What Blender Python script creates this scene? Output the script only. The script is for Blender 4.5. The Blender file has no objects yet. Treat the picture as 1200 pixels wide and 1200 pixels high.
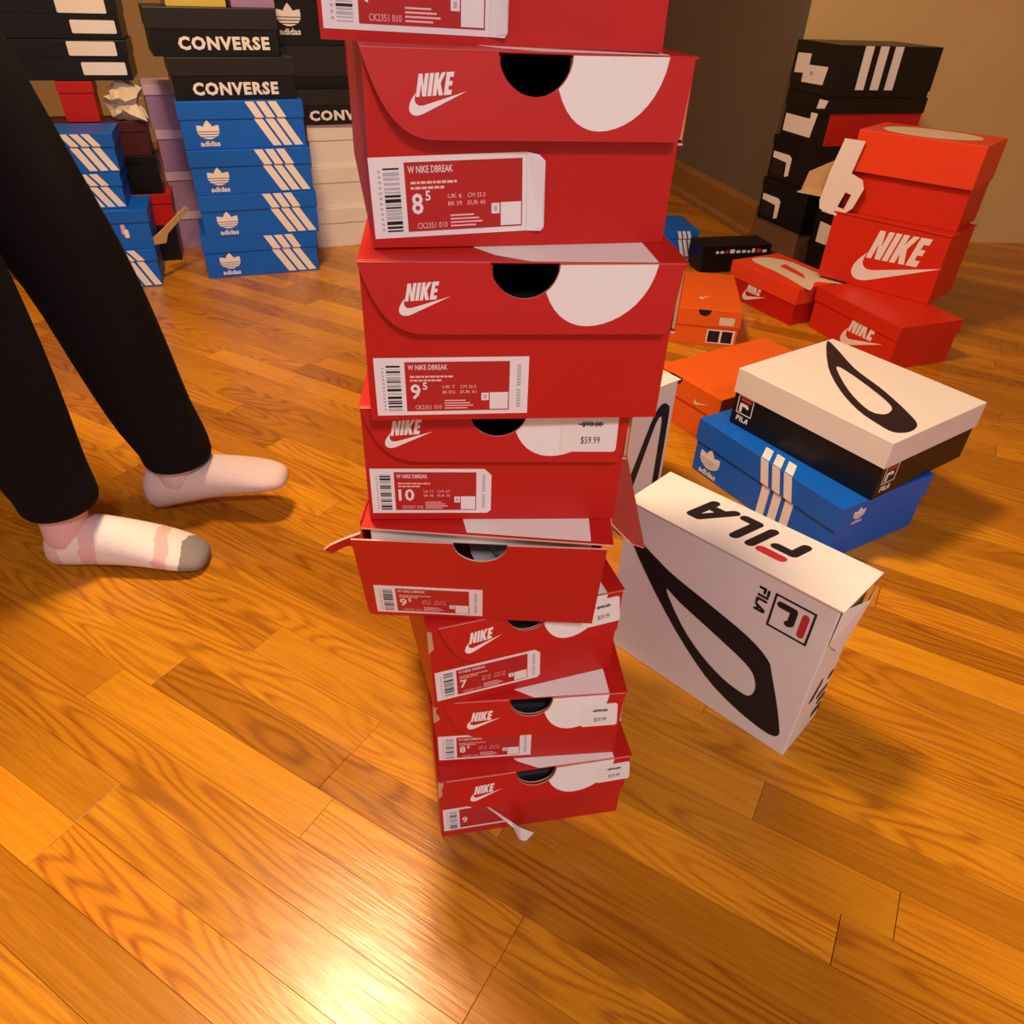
import bpy, bmesh, math, random
from mathutils import Vector, Matrix
from mathutils.geometry import tessellate_polygon

R = math.radians
scene = bpy.context.scene
COL = scene.collection

# ------------------------------------------------------------------ camera
CAM_H, PITCH, ROLL, FOC = 0.841, R(36.06), R(-2.29), 860.0
cp, sp, cr, sr = math.cos(PITCH), math.sin(PITCH), math.cos(ROLL), math.sin(ROLL)
r0, f0, d0 = Vector((1, 0, 0)), Vector((0, cp, -sp)), Vector((0, -sp, -cp))
right = cr * r0 + sr * d0
down = -sr * r0 + cr * d0
cam_data = bpy.data.cameras.new('camera')
cam = bpy.data.objects.new('camera', cam_data)
COL.objects.link(cam)
mw = Matrix.Identity(4)
for i in range(3):
    mw[i][0], mw[i][1], mw[i][2] = right[i], -down[i], -f0[i]
mw[2][3] = CAM_H
cam.matrix_world = mw
cam_data.sensor_width = 36
cam_data.lens = FOC / 1200 * 36
cam_data.clip_start = 0.02
scene.camera = cam

# ------------------------------------------------------------------ world, lights, exposure
world = bpy.data.worlds.new('world')
scene.world = world
world.use_nodes = True
bg = world.node_tree.nodes['Background']
bg.inputs[0].default_value = (0.95, 0.84, 0.86, 1)
bg.inputs[1].default_value = 0.42


def area_light(name, loc, target, size, power, color):
    d = bpy.data.lights.new(name, 'AREA')
    d.shape = 'DISK'
    d.size = size
    d.energy = power
    d.color = color
    o = bpy.data.objects.new(name, d)
    o.location = loc
    o.rotation_euler = (Vector(target) - Vector(loc)).to_track_quat('-Z', 'Y').to_euler()
    COL.objects.link(o)
    return o


# the room's ceiling lamp over the far half of the floor, and a second one behind the photographer
area_light('ceiling_lamp_light', (-0.50, 1.18, 2.38), (-0.50, 1.18, 0), 0.36, 46, (1.0, 0.72, 0.42))
area_light('rear_lamp_light', (0.45, -1.3, 2.38), (0.45, -1.3, 0), 0.45, 36, (0.95, 0.90, 1.0))

vs = scene.view_settings
vs.view_transform = 'Standard'
vs.look = 'None'
vs.gamma = 1
vs.use_curve_mapping = False
vs.exposure = 0.50

# ------------------------------------------------------------------ materials
MATS = {}


def mat(name, col, rough=0.5, var=0.06, bump=0.0, scale=30, coat=0.0, spec=0.32):
    m = bpy.data.materials.new(name)
    m.use_nodes = True
    nt = m.node_tree
    b = nt.nodes['Principled BSDF']
    b.inputs['Roughness'].default_value = rough
    b.inputs['Specular IOR Level'].default_value = spec
    b.inputs['Coat Weight'].default_value = coat
    tc = nt.nodes.new('ShaderNodeTexCoord')
    nz = nt.nodes.new('ShaderNodeTexNoise')
    nz.inputs['Scale'].default_value = scale
    nz.inputs['Detail'].default_value = 4
    nt.links.new(tc.outputs['Object'], nz.inputs['Vector'])
    mx = nt.nodes.new('ShaderNodeMix')
    mx.data_type = 'RGBA'
    lo = [max(0, c * (1 - var)) for c in col]
    hi = [min(1, c * (1 + var)) for c in col]
    mx.inputs[6].default_value = (*lo, 1)
    mx.inputs[7].default_value = (*hi, 1)
    nt.links.new(nz.outputs['Fac'], mx.inputs[0])
    nt.links.new(mx.outputs[2], b.inputs['Base Color'])
    if bump:
        bp = nt.nodes.new('ShaderNodeBump')
        bp.inputs['Strength'].default_value = bump
        bp.inputs['Distance'].default_value = 0.002
        nt.links.new(nz.outputs['Fac'], bp.inputs['Height'])
        nt.links.new(bp.outputs[0], b.inputs['Normal'])
    MATS[name] = m
    return m


mat('nike_red', (0.50, 0.011, 0.008), 0.42, 0.08, 0.10, 9)
mat('orange_red', (0.80, 0.055, 0.014), 0.42, 0.06, 0.05, 9)
mat('scarlet', (0.62, 0.022, 0.008), 0.42, 0.06, 0.05, 9)
mat('orange', (0.78, 0.115, 0.010), 0.45, 0.06, 0.05, 9)
mat('cut_edge', (0.75, 0.38, 0.28), 0.8)
mat('kraft', (0.52, 0.32, 0.14), 0.8, 0.08, 0.1, 40)
mat('grey_board', (0.42, 0.36, 0.32), 0.85, 0.08, 0.1, 40)
mat('white_print', (0.80, 0.74, 0.68), 0.45, 0.03)
mat('white_card', (0.78, 0.70, 0.63), 0.5, 0.04, 0.06, 12)
mat('label_white', (0.80, 0.73, 0.70), 0.4, 0.02)
mat('label_red', (0.45, 0.018, 0.018), 0.4, 0.04)
mat('label_pink', (0.85, 0.50, 0.46), 0.4, 0.02)
mat('label_grey', (0.45, 0.44, 0.47), 0.5, 0.05)
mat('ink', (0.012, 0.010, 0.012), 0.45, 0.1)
mat('ink_navy', (0.016, 0.010, 0.014), 0.45, 0.1)
mat('print_red', (0.52, 0.030, 0.040), 0.45, 0.05)
mat('adidas_blue', (0.004, 0.115, 0.56), 0.42, 0.08, 0.05, 9)
mat('black_card', (0.006, 0.005, 0.0045), 0.36, 0.2, 0.05, 9)
mat('dark_lid', (0.018, 0.015, 0.012), 0.35, 0.15, 0.05, 9)
mat('maroon', (0.075, 0.010, 0.012), 0.5, 0.15)
mat('lilac', (0.36, 0.20, 0.36), 0.5, 0.06)
mat('lilac_lid', (0.62, 0.42, 0.56), 0.5, 0.06)
mat('cream', (0.72, 0.58, 0.42), 0.6, 0.08)
mat('yellow_card', (0.65, 0.45, 0.08), 0.5, 0.08)
mat('tissue', (0.38, 0.37, 0.38), 0.8, 0.2, 0.5, 25)
mat('tissue_white', (0.75, 0.70, 0.66), 0.8, 0.1, 0.5, 25)
mat('trouser_black', (0.006, 0.005, 0.006), 0.9, 0.2, 0.3, 200, spec=0.15)
mat('shirt_grey', (0.10, 0.10, 0.11), 0.9, 0.1, 0.3, 200)
mat('skin', (0.52, 0.29, 0.20), 0.5, 0.05)
mat('hair', (0.02, 0.013, 0.01), 0.6, 0.3, 0.4, 120)
mat('lip', (0.35, 0.10, 0.09), 0.5)
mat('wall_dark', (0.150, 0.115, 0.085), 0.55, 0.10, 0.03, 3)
mat('trim_wood', (0.27, 0.115, 0.032), 0.4, 0.2, 0.05, 12)
mat('brown_card', (0.16, 0.07, 0.035), 0.7, 0.1, 0.05, 12)
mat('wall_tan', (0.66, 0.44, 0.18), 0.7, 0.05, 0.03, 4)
mat('ceiling_paint', (0.70, 0.62, 0.52), 0.8, 0.03)
mat('subfloor', (0.02, 0.010, 0.004), 0.8)
mat('sock_pale', (0.72, 0.55, 0.50), 0.9, 0.06, 0.4, 160)


def sock_mat():
    """white sock with soft pink bands and a grey toe cap, along the foot (local x)"""
    m = mat('sock_pink', (0.75, 0.65, 0.62), 0.9, 0.05, 0.4, 160)
    nt = m.node_tree
    b = nt.nodes['Principled BSDF']
    tc = nt.nodes.new('ShaderNodeTexCoord')
    sep = nt.nodes.new('ShaderNodeSeparateXYZ')
    nt.links.new(tc.outputs['Object'], sep.inputs[0])
    nz = nt.nodes.new('ShaderNodeTexNoise')
    nz.inputs['Scale'].default_value = 22
    nt.links.new(tc.outputs['Object'], nz.inputs['Vector'])
    ad = nt.nodes.new('ShaderNodeMath')
    ad.operation = 'MULTIPLY_ADD'
    ad.inputs[1].default_value = 0.035
    nt.links.new(nz.outputs['Fac'], ad.inputs[0])
    nt.links.new(sep.outputs[0], ad.inputs[2])
    rp = nt.nodes.new('ShaderNodeValToRGB')
    rp.color_ramp.interpolation = 'CONSTANT'
    e = rp.color_ramp.elements
    white, pink, grey = (0.80, 0.70, 0.64, 1), (0.74, 0.46, 0.43, 1), (0.27, 0.23, 0.20, 1)
    e[0].position, e[0].color = 0.0, pink
    e[1].position, e[1].color = 0.30, white
    for p, c in ((0.40, pink), (0.48, white), (0.74, pink), (0.79, white), (0.855, grey)):
        n = e.new(p)
        n.color = c
    mr = nt.nodes.new('ShaderNodeMapRange')
    mr.inputs[1].default_value = -0.09
    mr.inputs[2].default_value = 0.26
    nt.links.new(ad.outputs[0], mr.inputs[0])
    nt.links.new(mr.outputs[0], rp.inputs[0])
    nt.links.new(rp.outputs[0], b.inputs['Base Color'])
    # the grey toe is a plain colour step, the rest of the foot white and pink
    return m


sock_mat()

PLANK_A = R(-29)


def wood_mat(name, use_island, base_mul=1.0):
    """stained oak: contour lines of stretched noise give the cathedral grain"""
    m = bpy.data.materials.new(name)
    m.use_nodes = True
    nt = m.node_tree
    L = nt.links.new
    b = nt.nodes['Principled BSDF']
    geo = nt.nodes.new('ShaderNodeNewGeometry')
    oi = nt.nodes.new('ShaderNodeObjectInfo')
    rot = nt.nodes.new('ShaderNodeVectorRotate')
    rot.rotation_type = 'Z_AXIS'
    rot.inputs['Angle'].default_value = -PLANK_A
    L(geo.outputs['Position'], rot.inputs['Vector'])
    rnd = geo.outputs['Random Per Island'] if use_island else oi.outputs['Random']
    off = nt.nodes.new('ShaderNodeCombineXYZ')
    mul = nt.nodes.new('ShaderNodeMath')
    mul.operation = 'MULTIPLY'
    mul.inputs[1].default_value = 37.0
    L(rnd, mul.inputs[0])
    L(mul.outputs[0], off.inputs[0])
    L(mul.outputs[0], off.inputs[2])
    add = nt.nodes.new('ShaderNodeVectorMath')
    add.operation = 'ADD'
    L(rot.outputs[0], add.inputs[0])
    L(off.outputs[0], add.inputs[1])

    def mapped(sx, sy):
        mp = nt.nodes.new('ShaderNodeMapping')
        mp.inputs['Scale'].default_value = (sx, sy, 1)
        L(add.outputs[0], mp.inputs['Vector'])
        return mp.outputs[0]

    def noise(vec, scale, detail=3, rough=0.5):
        n = nt.nodes.new('ShaderNodeTexNoise')
        n.inputs['Scale'].default_value = scale
        n.inputs['Detail'].default_value = detail
        n.inputs['Roughness'].default_value = rough
        L(vec, n.inputs['Vector'])
        return n.outputs['Fac']

    def mth(op, a, bb=None, c=None):
        n = nt.nodes.new('ShaderNodeMath')
        n.operation = op
        for i, v in enumerate((a, bb, c)):
            if v is None:
                continue
            if isinstance(v, (int, float)):
                n.inputs[i].default_value = v
            else:
                L(v, n.inputs[i])
        return n.outputs[0]
    big = noise(mapped(2.3, 15.0), 1.0, 1.3, 0.35)
    rings = mth('SINE', mth('MULTIPLY', big, 105.0))
    rings = mth('POWER', mth('MULTIPLY_ADD', rings, 0.5, 0.5), 2.2)
    rings = mth('MULTIPLY', rings, mth('SMOOTH_MIN', mth('MAXIMUM', mth('MULTIPLY_ADD', noise(mapped(1.1, 2.5), 1.3, 1), 5.0, -1.85), 0.15), 1.0, 0.1))
    fine = noise(mapped(9.0, 330.0), 1.0, 3, 0.6)
    blot = noise(mapped(2.0, 6.0), 1.0, 3, 0.5)
    fac = mth('ADD', mth('MULTIPLY', rings, 0.34), mth('ADD', mth('MULTIPLY', fine, 0.80), mth('ADD', 0.12, mth('MULTIPLY', blot, 0.48))))
    rp = nt.nodes.new('ShaderNodeValToRGB')
    e = rp.color_ramp.elements
    e[0].position, e[0].color = 0.45, (0.74, 0.315, 0.014, 1)
    e[1].position, e[1].color = 1.35, (0.17, 0.040, 0.004, 1)
    mid = e.new(0.85)
    mid.color = (0.51, 0.180, 0.008, 1)
    mr = nt.nodes.new('ShaderNodeMapRange')
    mr.inputs[1].default_value = 0.0
    mr.inputs[2].default_value = 1.0
    e[1].position = 1.0
    mid.position = 0.62
    e[0].position = 0.30
    sc = mth('MULTIPLY', fac, 0.66)
    L(sc, rp.inputs[0])
    tint = nt.nodes.new('ShaderNodeMix')
    tint.data_type = 'RGBA'
    tint.blend_type = 'MULTIPLY'
    tint.inputs[0].default_value = 1.0
    L(rp.outputs[0], tint.inputs[6])
    if use_island:
        r2 = nt.nodes.new('ShaderNodeValToRGB')
        r2.color_ramp.elements[0].color = (0.55, 0.47, 0.45, 1)
        r2.color_ramp.elements[1].color = (1.05, 1.02, 1.0, 1)
        L(rnd, r2.inputs[0])
        L(r2.outputs[0], tint.inputs[7])
    else:
        L(oi.outputs['Color'], tint.inputs[7])
    L(tint.outputs[2], b.inputs['Base Color'])
    rough_n = noise(mapped(5, 40), 2.0, 4)
    L(mth('MULTIPLY_ADD', rough_n, 0.22, 0.15), b.inputs['Roughness'])
    b.inputs['Specular IOR Level'].default_value = 0.38
    bp = nt.nodes.new('ShaderNodeBump')
    bp.inputs['Strength'].default_value = 0.30
    bp.inputs['Distance'].default_value = 0.0012
    L(mth('ADD', mth('MULTIPLY', fine, -0.5), mth('MULTIPLY', noise(mapped(14, 60), 1.0, 3), 1.0)), bp.inputs['Height'])
    L(bp.outputs[0], b.inputs['Normal'])
    MATS[name] = m
    return m


wood_mat('oak_plank', False)
wood_mat('oak_plank_far', True)

# ------------------------------------------------------------------ mesh helpers


class MB:
    def __init__(s):
        s.v, s.f, s.m, s.names = [], [], [], []

    def mi(s, name):
        if name not in s.names:
            s.names.append(name)
        return s.names.index(name)

    def add(s, verts, faces, m):
        k = len(s.v)
        s.v += [tuple(v) for v in verts]
        s.f += [tuple(i + k for i in f) for f in faces]
        s.m += [s.mi(m)] * len(faces)

    def box(s, a, b, m):
        x0, y0, z0 = a
        x1, y1, z1 = b
        s.add([(x0, y0, z0), (x1, y0, z0), (x1, y1, z0), (x0, y1, z0), (x0, y0, z1), (x1, y0, z1), (x1, y1, z1), (x0, y1, z1)],
              [(0, 3, 2, 1), (4, 5, 6, 7), (0, 1, 5, 4), (1, 2, 6, 5), (2, 3, 7, 6), (3, 0, 4, 7)], m)

    def shell(s, a, b, t, m, mi, open_top=True):
        """five-sided tray with wall thickness t; inside faces take material mi"""
        (x0, y0, z0), (x1, y1, z1) = a, b
        o = [(x0, y0, z0), (x1, y0, z0), (x1, y1, z0), (x0, y1, z0), (x0, y0, z1), (x1, y0, z1), (x1, y1, z1), (x0, y1, z1)]
        zi0, zi1 = (z0 + t, z1) if open_top else (z0, z1 - t)
        i = [(x0 + t, y0 + t, zi0), (x1 - t, y0 + t, zi0), (x1 - t, y1 - t, zi0), (x0 + t, y1 - t, zi0),
             (x0 + t, y0 + t, zi1), (x1 - t, y0 + t, zi1), (x1 - t, y1 - t, zi1), (x0 + t, y1 - t, zi1)]
        sides = [(0, 1, 5, 4), (1, 2, 6, 5), (2, 3, 7, 6), (3, 0, 4, 7)]
        s.add(o, sides + [(0, 3, 2, 1) if open_top else (4, 5, 6, 7)], m)
        s.add(i, [tuple(reversed(q)) for q in sides] + [(0, 1, 2, 3) if open_top else (7, 6, 5, 4)], mi)
        r = (4, 5, 6, 7) if open_top else (0, 1, 2, 3)
        vv = [o[k] for k in r] + [i[k] for k in r]
        s.add(vv, [(0, 1, 5, 4), (1, 2, 6, 5), (2, 3, 7, 6), (3, 0, 4, 7)], 'cut_edge' if m != mi else m)

    def prism(s, pts, fr, t, m, side=None, back=None, holes=(), z=0.0):
        """2-D outline in frame fr=(o,u,v) given depth t along n=u x v, front face at +z+t"""
        o, u, v = (Vector(q) for q in fr)
        n = u.cross(v).normalized()
        loops = [list(pts)] + [list(h) for h in holes]
        flat = [p for lp in loops for p in lp]
        tri = tessellate_polygon([[Vector((p[0], p[1], 0)) for p in lp] for lp in loops])
        P = lambda p, d: o + u * p[0] + v * p[1] + n * d
        fr_v = [P(p, z + t) for p in flat]
        fixed = []
        for a, b, c in tri:
            A, B, C = flat[a], flat[b], flat[c]
            ar = (B[0] - A[0]) * (C[1] - A[1]) - (B[1] - A[1]) * (C[0] - A[0])
            if abs(ar) < 1e-14:
                continue
            fixed.append((a, b, c) if ar > 0 else (a, c, b))
        s.add(fr_v, fixed, m)
        if t > 0:
            s.add([P(p, z) for p in flat], [tuple(reversed(f)) for f in fixed], back or m)
            for lp in loops:
                vv = [P(p, z) for p in lp] + [P(p, z + t) for p in lp]
                k = len(lp)
                s.add(vv, [(i, (i + 1) % k, k + (i + 1) % k, k + i) for i in range(k)], side or m)

    def text(s, txt, fr, pos, height, m, width=None, bold=0.0, shear=0.0, rot=0.0, z=0.0003, space=1.0):
        vs_, fs_, w = glyphs(txt, bold, shear, space)
        if not vs_:
            return
        o, u, v = (Vector(q) for q in fr)
        n = u.cross(v).normalized()
        sx = (width / w) if width else height
        c, q = math.cos(rot), math.sin(rot)
        out = []
        for x, y in vs_:
            a, b = x * sx, y * height
            out.append(o + u * (pos[0] + c * a - q * b) + v * (pos[1] + q * a + c * b) + n * z)
        s.add(out, fs_, m)

    def build(s, name, parent=None, bevel=0.0, loc=None, smooth=False):
        me = bpy.data.meshes.new(name)
        me.from_pydata(s.v, [], s.f)
        for nm in s.names:
            me.materials.append(MATS[nm])
        me.polygons.foreach_set('material_index', s.m)
        if smooth:
            me.polygons.foreach_set('use_smooth', [True] * len(s.f))
        me.update()
        o = bpy.data.objects.new(name, me)
        COL.objects.link(o)
        if parent:
            o.parent = parent
        if loc:
            o.location = loc
        if bevel:
            md = o.modifiers.new('bevel', 'BEVEL')
            md.width = bevel
            md.segments = 2
            md.limit_method = 'ANGLE'
        return o


_gl = {}


def glyphs(txt, bold, shear, space=1.0):
    """lettering outlines, normalised to capital height 1"""
    key = (txt, bold, shear, space)
    if key not in _gl:
        c = bpy.data.curves.new('txt', 'FONT')
        c.body = txt
        c.size = 1.0
        c.offset = bold
        c.shear = shear
        c.space_character = space
        c.resolution_u = 2
        o = bpy.data.objects.new('txt', c)
        COL.objects.link(o)
        bpy.context.view_layer.update()
        me = bpy.data.meshes.new_from_object(o.evaluated_get(bpy.context.evaluated_depsgraph_get()))
        vs_ = [(v.co.x, v.co.y) for v in me.vertices]
        fs_ = []
        for p in me.polygons:
            fs_.append(tuple(p.vertices) if p.normal.z > 0 else tuple(reversed(p.vertices)))
        bpy.data.objects.remove(o)
        bpy.data.curves.remove(c)
        bpy.data.meshes.remove(me)
        if vs_:
            x0 = min(v[0] for v in vs_)
            h = 0.70
            vs_ = [((x - x0) / h, y / h) for x, y in vs_]
            _gl[key] = (vs_, fs_, max(v[0] for v in vs_))
        else:
            _gl[key] = ([], [], 1)
    return _gl[key]


def bez(p0, p1, p2, p3, n=8):
    out = []
    for i in range(1, n + 1):
        t = i / n
        a, b, c, d = (1 - t) ** 3, 3 * t * (1 - t) ** 2, 3 * t * t * (1 - t), t ** 3
        out.append((a * p0[0] + b * p1[0] + c * p2[0] + d * p3[0], a * p0[1] + b * p1[1] + c * p2[1] + d * p3[1]))
    return out


def spline(pts, n=4, closed=True):
    """Catmull-Rom through the points"""
    out = []
    k = len(pts)
    for i in range(k if closed else k - 1):
        p0, p1, p2, p3 = pts[(i - 1) % k], pts[i], pts[(i + 1) % k], pts[(i + 2) % k]
        if not closed:
            p0 = pts[max(i - 1, 0)]
            p3 = pts[min(i + 2, k - 1)]
        for j in range(n):
            t = j / n
            out.append(tuple(0.5 * (2 * b + (c - a) * t + (2 * a - 5 * b + 4 * c - d) * t * t + (3 * b - a - 3 * c + d) * t ** 3)
                             for a, b, c, d in zip(p0, p1, p2, p3)))
    if not closed:
        out.append(pts[-1])
    return out


def rrect(x0, y0, x1, y1, r, n=4):
    out = []
    for cx, cy, a in ((x1 - r, y0 + r, -90), (x1 - r, y1 - r, 0), (x0 + r, y1 - r, 90), (x0 + r, y0 + r, 180)):
        for i in range(n + 1):
            q = R(a + 90 * i / n)
            out.append((cx + r * math.cos(q), cy + r * math.sin(q)))
    return out


def capsule(a, b, w, n=6):
    a, b = Vector(a), Vector(b)
    d = (b - a).normalized()
    ang = math.atan2(d.y, d.x)
    out = []
    for c, s0 in ((b, ang - math.pi / 2), (a, ang + math.pi / 2)):
        for i in range(n + 1):
            q = s0 + math.pi * i / n
            out.append((c.x + w / 2 * math.cos(q), c.y + w / 2 * math.sin(q)))
    return out


def swoosh():
    p = [(24, -7.8), (6.442, -15.276)]

    def rel(c):
        x, y = p[-1]
        a = [(x + c[i], y - c[i + 1]) for i in (0, 2, 4)]
        p.extend(bez(p[-1], *a, 6))
    for c in ((-1.456, .616, -2.679, .925, -3.668, .925), (-1.12, 0, -1.933, -.392, -2.437, -1.177), (-.317, -.504, -.41, -1.143, -.28, -1.918),
              (.13, -.775, .476, -1.6, 1.036, -2.478), (.467, -.71, 1.232, -1.643, 2.297, -2.8), (-.3, .45, -.62, 1.1, -.784, 1.848),
              (-.28, 1.195, -.028, 2.072, .756, 2.632), (.373, .261, .886, .392, 1.54, .392), (.522, 0, 1.11, -.084, 1.764, -.252)):
        rel(c)
    y0 = min(q[1] for q in p)
    return [(x / 24, (y - y0) / 24) for x, y in p]


SWOOSH = swoosh()
NIKE = [[(0, 0), (.25, 0), (.25, .56), (.42, 0), (.68, 0), (.68, 1), (.43, 1), (.43, .44), (.26, 1), (0, 1)],
        [(.76, 0), (1.02, 0), (1.02, 1), (.76, 1)],
        [(1.10, 0), (1.36, 0), (1.36, .36), (1.52, 0), (1.80, 0), (1.55, .54), (1.80, 1), (1.53, 1), (1.36, .66), (1.36, 1), (1.10, 1)],
        [(1.86, 0), (2.36, 0), (2.36, .22), (2.12, .22), (2.12, .40), (2.33, .40), (2.33, .60), (2.12, .60), (2.12, .78), (2.36, .78), (2.36, 1), (1.86, 1)]]


def nike_logo(mb, fr, x, y, w, m='white_print', z=0.0, tilt=0.0, t=0.0004):
    """word above the tick mark; (x, y) lower left, w overall width"""
    c, s = math.cos(tilt), math.sin(tilt)
    T = lambda p: (x + c * p[0] - s * p[1], y + s * p[0] + c * p[1])
    mb.prism([T((a * w, b * w)) for a, b in SWOOSH], fr, t, m, z=z)
    h = 0.335 * w
    for L_ in NIKE:
        mb.prism([T((0.125 * w + a * 0.255 * w + 0.22 * b * h, 0.275 * w + b * h + a * .012 * w)) for a, b in L_], fr, t, m, z=z)


def leaf(cx, cy, ang, ln, wd, n=8):
    pts = []
    for i in range(n + 1):
        t = i / n
        pts.append((wd * math.sin(math.pi * t ** 1.15), ln * t))
    for i in range(n - 1, 0, -1):
        t = i / n
        pts.append((-wd * math.sin(math.pi * t ** 1.15), ln * t))
    c, s = math.cos(ang), math.sin(ang)
    return [(cx + c * a - s * b, cy + s * a + c * b) for a, b in pts]


def clip_band(poly, y0, y1):
    def cl(p, y, keep_above):
        out = []
        for i in range(len(p)):
            a, b = p[i], p[(i + 1) % len(p)]
            ia, ib = (a[1] >= y) == keep_above, (b[1] >= y) == keep_above
            if ia:
                out.append(a)
            if ia != ib and abs(b[1] - a[1]) > 1e-9:
                t = (y - a[1]) / (b[1] - a[1])
                out.append((a[0] + t * (b[0] - a[0]), y))
        return out
    p = cl(poly, y0, True)
    return cl(p, y1, False) if len(p) > 2 else p


def trefoil(mb, fr, cx, cy, s, word=True, m='white_print', t=0.0004):
    """three leaves crossed by three gaps, the word below; s = overall height, (cx, cy) centre of foot"""
    y0 = cy + 0.27 * s
    bands = [(y0 + .0 * s, y0 + .07 * s), (y0 + .10 * s, y0 + .17 * s), (y0 + .20 * s, y0 + .27 * s), (y0 + .30 * s, y0 + s)]
    for ang, ln, zz in ((0, .76, .0002), (.66, .72, 0), (-.66, .72, 0.0001)):
        lf = leaf(cx, y0 - 0.03 * s, ang, ln * s, .20 * s)
        for a, b in bands:
            q = clip_band(lf, a, b)
            if len(q) > 2:
                mb.prism(q, fr, t, m, z=zz)
    if word:
        mb.text('adidas', fr, (cx - .40 * s, cy), .20 * s, m, width=.80 * s, bold=0.03, z=t)


def three_stripes(mb, fr, x, y0, y1, w, gap, lean, m='white_print', t=0.0005):
    for i in range(3):
        a = x + i * (w + gap)
        mb.prism([(a + lean, y0), (a + lean + w, y0), (a + w, y1), (a, y1)], fr, t, m)


def strokes(mb, fr, segs, w, T, m, t=0.0004):
    for k, (a, b) in enumerate(segs):
        mb.prism([T(p) for p in capsule(a, b, w)], fr, t + 0.00002 * k, m)


FILA_SEGS = {'F': ([((.08, .10), (.08, .55)), ((.08, .55), (.50, .55))], [((.12, .90), (.62, .90))]),
             'I': ([((.08, .10), (.08, .90))], []),
             'L': ([((.08, .90), (.08, .10)), ((.08, .10), (.42, .10))], []),
             'A': ([((.04, .10), (.42, .88)), ((.42, .88), (.60, .88)), ((.60, .88), (.60, .10)), ((.22, .32), (.44, .32))], [])}


def fila_word(mb, fr, T0, height, m='ink_navy', red='print_red', thick=.20, slant=0.0):
    """T0 maps word coordinates (x right, y up, metres) into the frame"""
    x = 0.0
    for ch, adv in (('F', .82), ('I', .40), ('L', .66), ('A', .9)):
        T = lambda p, x=x: T0((x + p[0] * height + slant * p[1] * height, p[1] * height))
        a, b = FILA_SEGS[ch]
        strokes(mb, fr, a, thick, T, m)
        strokes(mb, fr, b, thick, T, red)
        x += adv * height


def fila_badge(mb, fr, T0, s, ink='ink_navy', red='print_red'):
    """square frame with the F device, s = side"""
    q = lambda pts: [T0((a * s, b * s)) for a, b in pts]
    mb.prism(q([(0, 0), (1, 0), (1, 1), (0, 1)]), fr, .0004, ink, holes=[q([(.05, .05), (.05, .95), (.95, .95), (.95, .05)])])
    T = lambda p: T0((p[0] * s, p[1] * s))
    strokes(mb, fr, [((.25, .80), (.78, .80))], .17, T, red)
    strokes(mb, fr, [((.25, .18), (.25, .52)), ((.25, .52), (.62, .52)), ((.62, .52), (.66, .46))], .17, T, ink)


def empty(name, loc, rz=0.0, rx=0.0, ry=0.0):
    o = bpy.data.objects.new(name, None)
    o.empty_display_size = 0.05
    COL.objects.link(o)
    o.location = loc
    o.rotation_euler = (rx, ry, rz)
    return o


def tag(o, label, cat, group=None):
    o['label'] = label
    o['category'] = cat
    if group:
        o['group'] = group
    return o


def structure(o):
    o['kind'] = 'structure'
    return o


# ------------------------------------------------------------------ the room
rng = random.Random(7)

fl = MB()
fl.box((-4.2, -2.6, -0.06), (3.8, 5.8, -0.0075), 'subfloor')
floor = structure(fl.build('floor'))

PW = 0.0622
ROW0 = 4.16 * 0.057            # perpendicular offset of one measured seam
ux, uy = math.cos(PLANK_A), math.sin(PLANK_A)
nx, ny = -uy, ux


def plank_mesh():
    mb = MB()
    b = 0.0001
    # unit length along x, real width; top edges eased
    w = PW - 0.0005
    v = [(0, 0, -.0075), (1, 0, -.0075), (1, w, -.0075), (0, w, -.0075),
         (0, 0, -b), (1, 0, -b), (1, w, -b), (0, w, -b),
         (0.0008, b, 0), (.9992, b, 0), (.9992, w - b, 0), (0.0008, w - b, 0)]
    f = [(0, 3, 2, 1), (0, 1, 5, 4), (1, 2, 6, 5), (2, 3, 7, 6), (3, 0, 4, 7),
         (4, 5, 9, 8), (5, 6, 10, 9), (6, 7, 11, 10), (7, 4, 8, 11), (8, 9, 10, 11)]
    mb.add(v, f, 'oak_plank')
    o = mb.build('plank', floor)
    return o


# measured end joints: row -> positions along the strip; strips noticeably lighter or darker
JOINTS = {2: [-0.465], 3: [-0.463], 5: [-0.437], 0: [-0.352, -0.165], 6: [0.023], 4: [0.141], 8: [-0.084], 1: [-0.164]}
PALE = {(-2, 0), (-1, -1), (2, -1), (5, -1), (4, 1)}
planks = []
for row in range(-75, 90):
    t0 = ROW0 + row * PW
    x = -6.6 + rng.uniform(0, .6)
    cuts = [x]
    js = JOINTS.get(row, [])
    while x < 5.4:
        x += rng.choice((.32, .45, .6, .75, .95, 1.2)) * rng.uniform(.85, 1.15)
        cuts.append(x)
    for j in js:
        cuts = [c for c in cuts if abs(c - j) > .22] + [j]
    cuts.sort()
    for a, b_ in zip(cuts, cuts[1:]):
        cx, cy = ux * (a + b_) / 2 + nx * (t0 + PW / 2), uy * (a + b_) / 2 + ny * (t0 + PW / 2)
        if not (-4.3 < cx < 3.9 and -2.4 < cy < 5.9):
            continue
        planks.append((a, b_, t0, cx, cy, row))


def in_view(cx, cy):
    """rough test and apparent size of a plank in the picture"""
    v = Vector((cx, cy, -CAM_H))
    zc = v.dot(f0)
    if zc < .15:
        return 0
    px, py = 600 + FOC * v.dot(right) / zc, 600 + FOC * v.dot(down) / zc
    if -150 < px < 1350 and -100 < py < 1400:
        return 1 / zc ** 3
    return 0


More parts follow.
